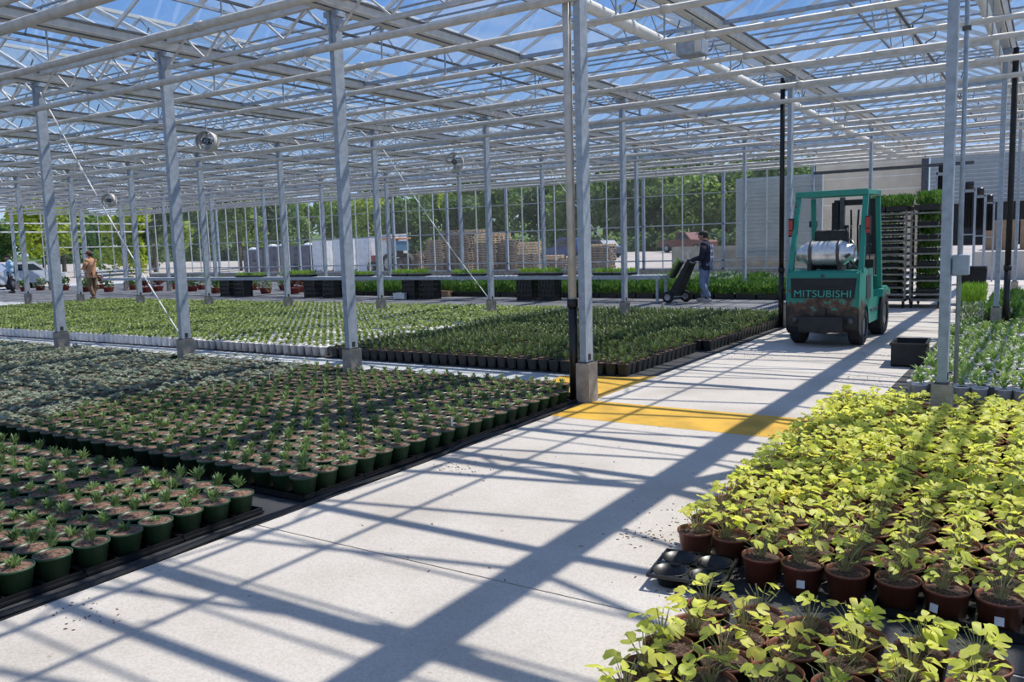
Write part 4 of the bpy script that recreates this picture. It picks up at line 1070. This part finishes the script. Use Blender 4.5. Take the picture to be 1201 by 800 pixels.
FL_D = [flat_mesh(s+10, .56, .5, .34, 380, .13, .035, 'leaf_mass', .13, .9) for s in range(4)]
FL_W = [flat_mesh(s+20, .56, .5, .34, 300, .12, .045, 'leaf_white', .13, 1.1) for s in range(3)]
FL_R = [flat_mesh(s+30, .5, .5, .34, 260, .13, .045, 'leaf_red', .14, 1.1) for s in range(3)]
FL_G = [flat_mesh(s+40, .46, .5, .42, 900, .14, .012, 'leaf_bright', .1, .5) for s in range(2)]
def flat(protos, loc, rz, label, group, sc=1.0, name='seedling_flat'):
    t = thing(name, label, 'plant tray', loc, rz, group); a, b = random.choice(protos)
    for n_, me in (('flat', a), ('seedlings', b)): obj(n_, me, t).scale = (sc, sc, sc)
    return t
# ------------------------------------------------------------------ long bench with flats, carried by black crates
ben = thing('roller_bench', 'long low grey bench carrying flats of bright seedlings along the dark walkway', 'bench', (0, 20.3, 0))
bx0, bx1 = -33.0, -8.35
for y in (-.3, .3): MB().box(((bx0+bx1)/2, y, .66), (bx1-bx0, .04, .10)).build('side_rail', M['galv'], ben)
rl = MB().tube((0, -.28, 0), (0, .28, 0), .025, 8).mesh('roller', M['galv'], True)
for x in np.arange(bx0+.1, bx1, .16): 
    if len([c for c in ben.children if c.name.startswith('roller')]) < 300: obj('roller', rl, ben, (float(x), 0, .685))
for x in (-8.45, -30.5): 
    for y in (-.28, .28): MB().box((x, y, .31), (.06, .05, .61)).build('leg', M['galv'], ben)
cm = MB()
for a in (-1, 1):
    for b in (-1, 1): cm.box((a*.24, b*.19, .30), (.03, .03, .60))
for z in (.015, .15, .30, .45, .59):
    for s in (-1, 1): cm.box((0, s*.19, z), (.5, .02, .05)); cm.box((s*.24, 0, z), (.02, .4, .05))
for k in range(5):
    for s in (-1, 1): cm.bar((-.2+k*.1, s*.19, .02), (-.1+k*.1 if k < 4 else .2, s*.19, .58), .012, .012)
cm.box((0, 0, .02), (.48, .38, .02))
for s in (-1, 1): cm.box((0, s*.17, .3), (.44, .008, .56)); cm.box((s*.22, 0, .3), (.008, .34, .56))
CRATE = cm.mesh('slatted_crate', M['black'])
for xp in (269, 286, 368, 390, 484, 505, 619, 645):
    X = at_y(xp, 345, 20.3)[0]
    tag(obj('slatted_crate', CRATE, None, (X, 20.3, .006)), 'tall slatted black crate propping up the long grey bench', 'crate', 'black crates under the bench')
for a, b in ((278, 310), (335, 368), (408, 436), (462, 502), (532, 570), (610, 658), (697, 745)):
    xa, xb = at_y(a, 318, 20.3)[0], at_y(b, 318, 20.3)[0]; n = max(1, int(round((xb-xa)/.56)))
    for k in range(n): flat(FL_B, (xa+(k+.5)*(xb-xa)/n, 20.3, .712), 0, 'black flat of bright green seedlings on the long grey bench', 'seedling flats on the bench', (xb-xa)/n/.56)
# ------------------------------------------------------------------ plant blocks along the far beds
LD = 'leafy green block of plants in a dark tray in the far bed behind the bench'
for b, Y in enumerate((21.75, 22.3, 22.85, 23.4)):
    x = -5.5
    while x > -21.2:
        if clear(x, Y, .45): flat(FL_D, (x, Y, .006), rt.choice([0, PI]), LD, 'leafy green blocks in the far bed', rt.uniform(.92, 1.05), 'leafy_block')
        x -= .565
        if b == 0 and -12.0 < x < -11.4: x -= .0
for b, Y in enumerate((24.1, 24.8, 25.5, 26.2)):
    x = -5.6
    while x > -11.5:
        flat(FL_W if rt.random() < .7 else FL_D, (x, Y, .006), rt.choice([0, PI]), 'tray of green and white-leaved plants behind the leafy green blocks', 'white-leaved trays by the glass wall', rt.uniform(.95, 1.2), 'variegated_tray'); x -= .6
for b, Y in enumerate((25.2, 26.0)):
    x = -12.5
    while x > -22:
        flat(FL_R, (x, Y, .006), rt.choice([0, PI]), 'tray of reddish foliage plants by the glass wall', 'reddish trays by the glass wall', rt.uniform(.9, 1.1), 'red_foliage_tray'); x -= rt.uniform(.6, 1.0)
M['red_tub'] = mat('red_tub', (.30, .06, .05), .5, 0, var=.15)
TUB = g_pot(.24, .18, .22, 14, .02).mesh('tub', M['red_tub'], True)
LUSH = {k: crown(s, 170, .30, .42, .055).mesh('foliage', M[k]) for s, k in ((3, 'leaf_mass'), (4, 'leaf_red'), (5, 'leaf_white'))}
xs = [102, 110, 118, 128, 140, 152, 172, 186, 204, 214, 226, 238, 254, 262, 300, 312, 322, 334, 345, 352, 362, 56, 66, 48, 30, 76]
for k, xp in enumerate(xs):
    Y = (21.9, 22.8, 24.0)[k % 3] if xp > 100 else (21.8, 22.6)[k % 2]; X = at_y(xp, 345, Y)[0]
    if not clear(X, Y, .45): Y += .7
    mm = rt.choice(['leaf_mass', 'leaf_red', 'leaf_mass', 'leaf_white'])
    t = thing('tub_plant', {'leaf_mass': 'green bushy plant in a red tub beyond the long bench', 'leaf_red': 'red-leaved bushy plant in a red tub beyond the long bench', 'leaf_white': 'white-flecked bushy plant in a red tub beyond the long bench'}[mm], 'potted plant', (X, Y, .006), rt.uniform(0, 6), 'tub plants beyond the bench, ' + mm[5:])
    obj('tub', TUB, t); obj('foliage', LUSH[mm], t, (0, 0, .18))
# foam box and carton on the walkway
tag(MB().box((0, 0, .09), (.42, .3, .16)).box((0, 0, .18), (.44, .32, .025)).build('foam_box', M['white'], None, False, (*at_z(471, 351)[:2], .006), .1), 'white foam box lying beside the black crates', 'box')
tag(MB().box((0, 0, .09), (.42, .3, .17)).box((0, -.08, .185), (.43, .16, .012)).build('carton', M['card'], None, False, (*at_z(522, 348)[:2], .006), .1), 'small brown carton lying behind the black crates', 'box')

# ------------------------------------------------------------------ plant racks behind the forklift
def rack(x, y, w, d, h, nsh, label, lush):
    t = thing('plant_rack', label, 'rack', (x, y, .006))
    for a in (-1, 1):
        for b in (-1, 1): 
            MB().box((a*(w/2-.02), b*(d/2-.02), .16+(h-.16)/2), (.04, .04, h-.16)).build('post', M['rackmetal'], t)
            cs = MB().box((a*(w/2-.05), b*(d/2-.05), .14), (.05, .06, .05)).build('caster_fork', M['dark_steel'], t)
            MB().lathe([(.02, -.02), (.07, -.02), (.07, .02), (.02, .02)], 12, (a*(w/2-.05), b*(d/2-.05), .075), 'x').build('caster_wheel', M['tyre'], cs)
    MB().box((0, 0, .18), (w, d, .05)).build('base_frame', M['rackmetal'], t)
    for k in range(nsh):
        z = .30+k*(h-.36)/(nsh-1)
        MB().box((0, -d/2+.02, z), (w-.02, .025, .035)).box((0, d/2-.02, z), (w-.02, .025, .035)).box((-w/2+.02, 0, z), (.025, d-.02, .035)).box((w/2-.02, 0, z), (.025, d-.02, .035)).box((0, 0, z-.005), (w-.06, d-.06, .012)).build('shelf', M['rackmetal'], t)
        zz = z+.008
        for b in (-1, 1):
            if k == nsh-1: continue
            sc = min(1.0, (w-.1)/.54)
            flat(FL_B if w > .7 else FL_D, (x, y+b*d*.24, zz+.014), 0, 'flat of seedlings on a shelf of the ' + lush, 'seedling flats on the ' + lush, sc*.98 if w > .7 else .72, 'shelf_flat')
    for b in (-1, 0, 1):
        for a in ((-.22, .22) if w > .7 else (0,)):
            flat(FL_D, (x+a, y+b*.36, h+.005), 0, 'lush green plants standing on top of the ' + lush, 'plants on top of the ' + lush, .78 if w > .7 else .9, 'top_plants')
    return t
M['rackmetal'] = mat('rack_metal', (.24, .23, .20), .55, .3, var=.3, scale=9)
rack(-3.0, 20.0, .88, 1.2, 2.06, 13, 'tall metal plant rack with many shelves directly ahead of the forklift', 'rack ahead of the forklift')
rack(-2.2, 20.1, .62, 1.2, 2.06, 7, 'narrower metal plant rack full of green seedlings beside the path', 'narrower rack by the path')

# ------------------------------------------------------------------ right of the path
ct = thing('black_crate', 'black plastic crate standing on the path beside the white pots', 'crate', (-1.40, 11.15, .012), .05)
w_, d_, h_ = .38, .62, .28; cb = MB()
cb.box((0, 0, .012), (w_, d_, .024))
for s in (-1, 1): cb.box((s*(w_/2-.008), 0, h_/2), (.016, d_, h_)); cb.box((0, s*(d_/2-.008), h_/2), (w_-.03, .016, h_))
cb.build('shell', M['black_matt'], ct)
rm_ = MB()
for s in (-1, 1): rm_.box((s*(w_/2), 0, h_-.012), (.03, d_+.03, .03)); rm_.box((0, s*(d_/2), h_-.012), (w_+.03, .03, .03))
rm_.build('rim', M['black'], ct)
for k in range(2): flat(FL_G, (-1.30+.0*k, 19.0+.55*k, .012), 0, 'thick bright green grassy block in a black tray beside the plant rack', 'grassy blocks beside the rack', 1.05, 'grassy_block')
for Y in np.arange(15.7, 19.4, .56):
    for x in np.arange(-.62, 2.0, .565):
        if in_view((x, Y, .2), 20) and clear(x, Y, .4): flat(FL_D, (float(x), float(Y), .012), rt.choice([0, PI]), 'block of leafy green plants behind the white strap-leaf pots', 'leafy blocks right of the path', 1.0, 'leafy_block')
for x in (-1.0, -.6): flat(FL_W, (x, 15.75, .012), 0, 'pale variegated tray at the back of the white strap-leaf pots', 'pale trays behind the white pots', .9, 'variegated_tray')
tb = thing('black_bin', 'tall black plastic bin behind the grassy green block', 'bin', (-1.42, 21.0, .01))
MB().prism([(-.2, 0), (.2, 0), (.24, .78), (-.24, .78)], -.2, .2, 'xz').build('tub', M['black_matt'], tb, bevel=.02); MB().box((0, 0, .80), (.52, .46, .05)).build('lid', M['black'], tb, bevel=.01)

# ------------------------------------------------------------------ fans and boxes hung under the roof
def fan(xp, yp, z, R, label):
    yy = min((ry(j_)+o_[0] for j_ in range(0, 3) for o_ in OFFS), key=lambda q_: abs(at_y(xp, yp, q_)[2]-z)); p = at_y(xp, yp, yy)
    t = thing('circulation_fan', label, 'fan', tuple(p), .5)
    MB().lathe([(R, -.10), (R+.012, -.10), (R+.012, .10), (R, .10)], 24, axis='y').build('housing', M['pipe'], t, True)
    bl = MB()
    for k in range(4):
        a = k*PI/2; bl.add([(.04*math.cos(a), -.02, .04*math.sin(a)), (R*.92*math.cos(a-.25), -.04, R*.92*math.sin(a-.25)), (R*.92*math.cos(a+.3), .04, R*.92*math.sin(a+.3)), (.04*math.cos(a+.9), .02, .04*math.sin(a+.9))], [(0, 1, 2, 3)])
    b_ = bl.build('blades', M['pipe'], t); b_.modifiers.new('s', 'SOLIDIFY').thickness = .006
    MB().tube((0, -.08, 0), (0, .08, 0), .06, 12).build('motor', M['dark_steel'], t, True)
    cg = MB()
    for rr in (.35, .7, 1.0):
        for i in range(16): cg.bar((R*rr*math.cos(i*PI/8), -.10, R*rr*math.sin(i*PI/8)), (R*rr*math.cos((i+1)*PI/8), -.10, R*rr*math.sin((i+1)*PI/8)), .005, .005)
    for i in range(8): cg.bar((0, -.10, 0), (R*math.cos(i*PI/4), -.10, R*math.sin(i*PI/4)), .005, .005)
    cg.build('wire_guard', M['galv'], t); MB().bar((0, 0, R), (0, 0, 3.89-p[2]), .02, .02).build('hanger', M['galv'], t)
fan(243, 166, 3.62, .16, 'white round circulation fan hung near the tall brace rod')
fan(128, 235, 3.3, .19, 'white round circulation fan hung over the far left white pots')
fan(533, 190, 3.55, .2, 'white round circulation fan hung over the far end of the white pots')
p = at_z(812, 57, 3.98); hb = thing('control_box', 'grey metal box hung under the thick white pipe', 'box', tuple(p))
MB().box((0, 0, 0), (.34, .26, .19)).build('case', M['galv'], hb, bevel=.015); MB().box((.12, -.135, 0), (.08, .012, .15)).build('cover_plate', M['alu'], hb); MB().bar((0, 0, .09), (0, 0, GUT-p[2]), .02, .02).build('hanger', M['galv'], hb)

# ------------------------------------------------------------------ people
def skin_mesh(name, joints, edges, mt, parent, root=0, sub=2):
    me = bpy.data.meshes.new(name); me.from_pydata([j[0] for j in joints], edges, [])
    o = bpy.data.objects.new(name, me); col.objects.link(o)
    o.modifiers.new('skin', 'SKIN'); sv = me.skin_vertices[0].data
    for k, j in enumerate(joints):
        r_ = j[1]; sv[k].radius = (r_, r_) if not isinstance(r_, tuple) else r_
    sv[root].use_root = True
    s = o.modifiers.new('sub', 'SUBSURF'); s.levels = sub; s.render_levels = sub
    bpy.context.view_layer.update()
    m2 = bpy.data.meshes.new_from_object(o.evaluated_get(bpy.context.evaluated_depsgraph_get())); bpy.data.objects.remove(o)
    m2.materials.clear(); m2.materials.append(mt); m2.name = name
    m2.polygons.foreach_set('use_smooth', [True]*len(m2.polygons))
    return obj(name, m2, parent)
SKIN_T = mat('skin_tone', (.42, .24, .17), .5, 0, var=.08, scale=8)
def person(loc, rz, label, P, mats, cap=True):
    """P: joint name -> (x, y, z); faces -Y"""
    t = thing('person', label, 'person', loc, rz)
    V = {k: Vector(v) for k, v in P.items()}
    def mix(a, b, f): return tuple(V[a].lerp(V[b], f))
    J = []; E_ = []; idx = {}
    def j(n, p, r_): idx[n] = len(J); J.append((tuple(p), r_)); return idx[n]
    def e(a, b): E_.append((idx[a], idx[b]))
    j('pel', V['pel'], (.12, .09)); j('chest', V['chest'], (.12, .085)); j('neck', V['neck'], .05); j('jaw', V['neck'].lerp(V['head'], .5), .06); j('head', V['head'], (.075, .092)); j('crown', V['head'] + (V['head']-V['neck']).normalized()*.075, .06)
    e('pel', 'chest'); e('chest', 'neck'); e('neck', 'jaw'); e('jaw', 'head'); e('head', 'crown')
    for s in 'LR':
        j('sh'+s, V['sh'+s], .045); j('el'+s, V['el'+s], .042); j('wr'+s, V['wr'+s], .028)
        e('chest', 'sh'+s); e('sh'+s, 'el'+s); e('el'+s, 'wr'+s)
        d = (V['wr'+s]-V['el'+s]).normalized(); up = Vector((0, 0, 1)); sd = d.cross(up); sd = sd.normalized() if sd.length > .1 else Vector((1, 0, 0)); nn = sd.cross(d)
        j('pm'+s, V['wr'+s]+d*.06, (.036, .018)); e('wr'+s, 'pm'+s)
        for f in range(4):
            b_ = V['wr'+s]+d*.095+sd*(.027-.018*f); L = (.062, .072, .068, .052)[f]
            j('f%d%s' % (f, s), b_, .0095); j('g%d%s' % (f, s), b_+d*L*.5-nn*.012, .0085); j('h%d%s' % (f, s), b_+d*L*.75-nn*.034, .0075)
            e('pm'+s, 'f%d%s' % (f, s)); e('f%d%s' % (f, s), 'g%d%s' % (f, s)); e('g%d%s' % (f, s), 'h%d%s' % (f, s))
        b_ = V['wr'+s]+d*.035+sd*.03; j('t0'+s, b_, .012); j('t1'+s, b_+d*.03+sd*.025-nn*.012, .0095); e('wr'+s, 't0'+s); e('t0'+s, 't1'+s)
        j('hp'+s, V['hp'+s], .085); j('kn'+s, V['kn'+s], .058); j('an'+s, V['an'+s], .038); j('to'+s, V['an'+s]+Vector(P['toe'+s]), .036)
        e('pel', 'hp'+s); e('hp'+s, 'kn'+s); e('kn'+s, 'an'+s); e('an'+s, 'to'+s)
    body = skin_mesh('body', J, E_, SKIN_T, t)
    # clothing
    tm = MB(); n = 16; rings = [(.80, .185, .135), (.90, .19, .14), (1.05, .175, .125), (1.22, .19, .135), (1.36, .20, .13), (1.44, .165, .105), (1.495, .085, .075), (1.53, .07, .065)]
    ofs = V['chest']-Vector((0, 0, 1.32)); Pv = []; Fv = []
    for z_, rx, ry_ in rings:
        f_ = max(0, min(1, (z_-.96)/.36))
        for i in range(n): Pv.append((ofs.x*f_+rx*math.cos(2*PI*i/n), ofs.y*f_+ry_*math.sin(2*PI*i/n), z_))
    for k in range(len(rings)-1):
        for i in range(n): Fv.append((k*n+i, k*n+(i+1) % n, (k+1)*n+(i+1) % n, (k+1)*n+i))
    tm.add(Pv, Fv)
    for s in 'LR':
        w_ = V['el'+s].lerp(V['wr'+s], mats.get('sleeve', .92))
        tm.sphere(V['sh'+s], .085, 12, 8).tube(V['sh'+s], V['el'+s], .078, 12, .06).sphere(V['el'+s], .061, 12, 8).tube(V['el'+s], w_, .06, 12, .045)
    top = tm.build('top', mats['top'], t, True)
    Jp = [(tuple(V['pel']-Vector((0, 0, .06))), (.135, .11))]; Ep = []
    for s in 'LR':
        b_ = len(Jp); Jp += [(P['hp'+s], .10), (P['kn'+s], .082), (tuple(V['an'+s]+Vector((0, 0, .03))), .068)]; Ep += [(0, b_), (b_, b_+1), (b_+1, b_+2)]
    skin_mesh('trousers', Jp, Ep, mats['trousers'], t)
    for s in 'LR':
        a_ = V['an'+s]; to = a_+Vector(P['toe'+s]); heel = a_ - Vector(P['toe'+s])*.4
        skin_mesh('shoe', [((heel.x, heel.y, heel.z-.02), .045), ((a_.x, a_.y, a_.z-.01), .05), (tuple(to), .042)], [(0, 1), (1, 2)], mats['shoes'], t, 0)
    hd = V['head']; fw = Vector((0, -1, 0)); 
    MB().sphere(hd+Vector((0, .012, .02)), .098, 14, 9, (.86, 1.0, 1.02)).build('hair', mats['hair'], body, True)
    for sx in (-1, 1):
        MB().sphere(hd+Vector((sx*.032, -.088, .005)), .011, 8, 5).build('eye', mats['eye'], body, True); MB().sphere(hd+Vector((sx*.082, .0, -.005)), .02, 8, 5, (.5, 1, 1.5)).build('ear', SKIN_T, body, True)
    MB().sphere(hd+Vector((0, -.10, -.02)), .018, 8, 5, (.8, 1, 1.5)).build('nose', SKIN_T, body, True); MB().box(hd+Vector((0, -.088, -.055)), (.045, .012, .008)).build('mouth', mats['eye'], body)
    MB().sphere(hd+Vector((0, -.028, -.015)), .088, 14, 9, (.86, .82, 1.05)).build('face', SKIN_T, body, True)
    if cap:
        c_ = MB().sphere(hd+Vector((0, .005, .055)), .103, 14, 8, (.92, 1.05, .72)).build('cap', mats['cap'], t, True)
        MB().add([(-.07, hd.y-.07, hd.z+.045), (.07, hd.y-.07, hd.z+.045), (.05, hd.y-.18, hd.z+.03), (-.05, hd.y-.18, hd.z+.03), (-.07, hd.y-.07, hd.z+.058), (.07, hd.y-.07, hd.z+.058), (.05, hd.y-.18, hd.z+.038), (-.05, hd.y-.18, hd.z+.038)],
                 [(3, 2, 1, 0), (4, 5, 6, 7), (0, 1, 5, 4), (1, 2, 6, 5), (2, 3, 7, 6), (3, 0, 4, 7)]).build('peak', mats['cap'], c_)
    t.scale = (1.1, 1.12, 1.02)
    return t, V
EYE = mat('eye_dark', (.03, .02, .02), .4)
base = dict(pel=(0, 0, .96), chest=(0, 0, 1.32), neck=(0, -.01, 1.50), head=(0, -.03, 1.645),
            shL=(.19, 0, 1.42), elL=(.24, .03, 1.13), wrL=(.22, -.10, .90), shR=(-.19, 0, 1.42), elR=(-.24, .03, 1.13), wrR=(-.22, -.10, .90),
            hpL=(.10, 0, .90), knL=(.11, -.02, .49), anL=(.11, .03, .075), hpR=(-.10, 0, .90), knR=(-.11, -.02, .49), anR=(-.11, .03, .075), toeL=(0, -.15, -.03), toeR=(0, -.15, -.03))
jeans = mat('blue_jeans', (.16, .22, .33), .85, 0, var=.2, scale=12)
navy = mat('navy_hoodie', (.016, .017, .035), .85, 0, var=.25, scale=8); dark_cap = mat('dark_cap', (.03, .028, .03), .8); shoes = mat('grey_shoes', (.45, .45, .46), .7); brown_hair = mat('dark_hair', (.03, .02, .015), .7)
p1 = dict(base, elR=(-.25, -.05, 1.13), wrR=(-.20, -.30, 1.02), elL=(.25, -.04, 1.13), wrL=(.20, -.30, 1.04), knL=(.11, -.07, .49), anL=(.11, .10, .075), knR=(-.11, -.03, .49), anR=(-.11, -.10, .075), head=(0, -.06, 1.64))
t1, _ = person((-7.28, 20.36, .006), -1.45, 'person in dark hoodie, jeans and dark cap gripping a plant trolley', p1, dict(top=navy, trousers=jeans, shoes=shoes, hair=brown_hair, eye=EYE, cap=dark_cap))
stripe = mat('pale_stripe', (.40, .44, .62), .8)
for s, x in (('L', .02), ('R', -.02)):
    MB().path([(x*4, .118, 1.42), (x*4, .128, 1.30), (x*4, .126, 1.15), (x*4, .13, .98)], .016, 6).build('back_stripe', stripe, t1, True)
p2 = dict(base, elR=(-.40, -.02, 1.22), wrR=(-.60, -.12, 1.33), elL=(.27, .03, 1.14), wrL=(.27, -.06, .88), knL=(.12, -.1, .50), anL=(.12, .06, .075))
blue = mat('pale_blue_shirt', (.32, .50, .66), .8, 0, var=.1); blackt = mat('black_trousers', (.015, .015, .022), .8); 
person((-41.1, 20.4, .006), -.25, 'person in pale blue shirt, black trousers and dark cap, one arm raised', p2, dict(top=blue, trousers=blackt, shoes=mat('dark_shoes', (.03, .03, .03), .6), hair=brown_hair, eye=EYE, cap=dark_cap))
tan = mat('tan_shirt', (.50, .27, .15), .85, 0, var=.12); brownt = mat('brown_trousers', (.17, .11, .06), .85); redcap = mat('maroon_cap', (.14, .04, .04), .8)
p3 = dict(base, elL=(.25, -.08, 1.15), wrL=(.16, -.27, 1.12), elR=(-.25, -.08, 1.15), wrR=(-.16, -.27, 1.10), anL=(.12, .12, .075), anR=(-.12, -.08, .075))
person((-30.2, 17.9, .006), -1.2, 'person in tan shirt, brown trousers and maroon cap beside a column', p3, dict(top=tan, trousers=brownt, shoes=mat('tan_boots', (.25, .17, .1), .7), hair=brown_hair, eye=EYE, cap=redcap, sleeve=.4))
# plant trolley in the first worker's hands: dark deck tipped up, wheels, flats on it
tr_ = thing('hand_trolley', 'dark tipped hand trolley on small black wheels held by the worker', 'trolley', (-8.05, 20.25, .006), 0)
MB().prism([(-.06, .30), (.42, 1.10), (.46, 1.08), (.46, .98), (.12, .22), (-.02, .20)], -.24, .24, 'xz').build('deck', M['black_matt'], tr_)
for y in (-.26, .26):
    w_ = wheel(tr_, (-.10 if y < 0 else .18, y, .15), .15, .09); w_.rotation_euler = (0, 0, PI/2)
MB().bar((-.10, -.3, .15), (.18, .3, .15), .03, .03).build('axle', M['galv'], tr_)
MB().path([(.42, -.2, 1.06), (.52, -.2, 1.02), (.52, .2, 1.02), (.42, .2, 1.06)], .016, 8).build('handle', M['galv'], tr_, True)
f_ = flat(FL_B, (-7.98, 20.25, .83), 0, 'flat of bright seedlings tipped up on the worker\'s trolley', None, .95); f_.rotation_euler = (0, -1.02, 0); del_ = 0
tag(MB().box((0, 0, 0), (.02, .16, .22)).box((.0, 0, .10), (.03, .07, .02)).build('clipboard', M['white'], None, False, (-7.66, 20.12, 1.16), .3), 'white clipboard in the worker\'s hand', 'clipboard')
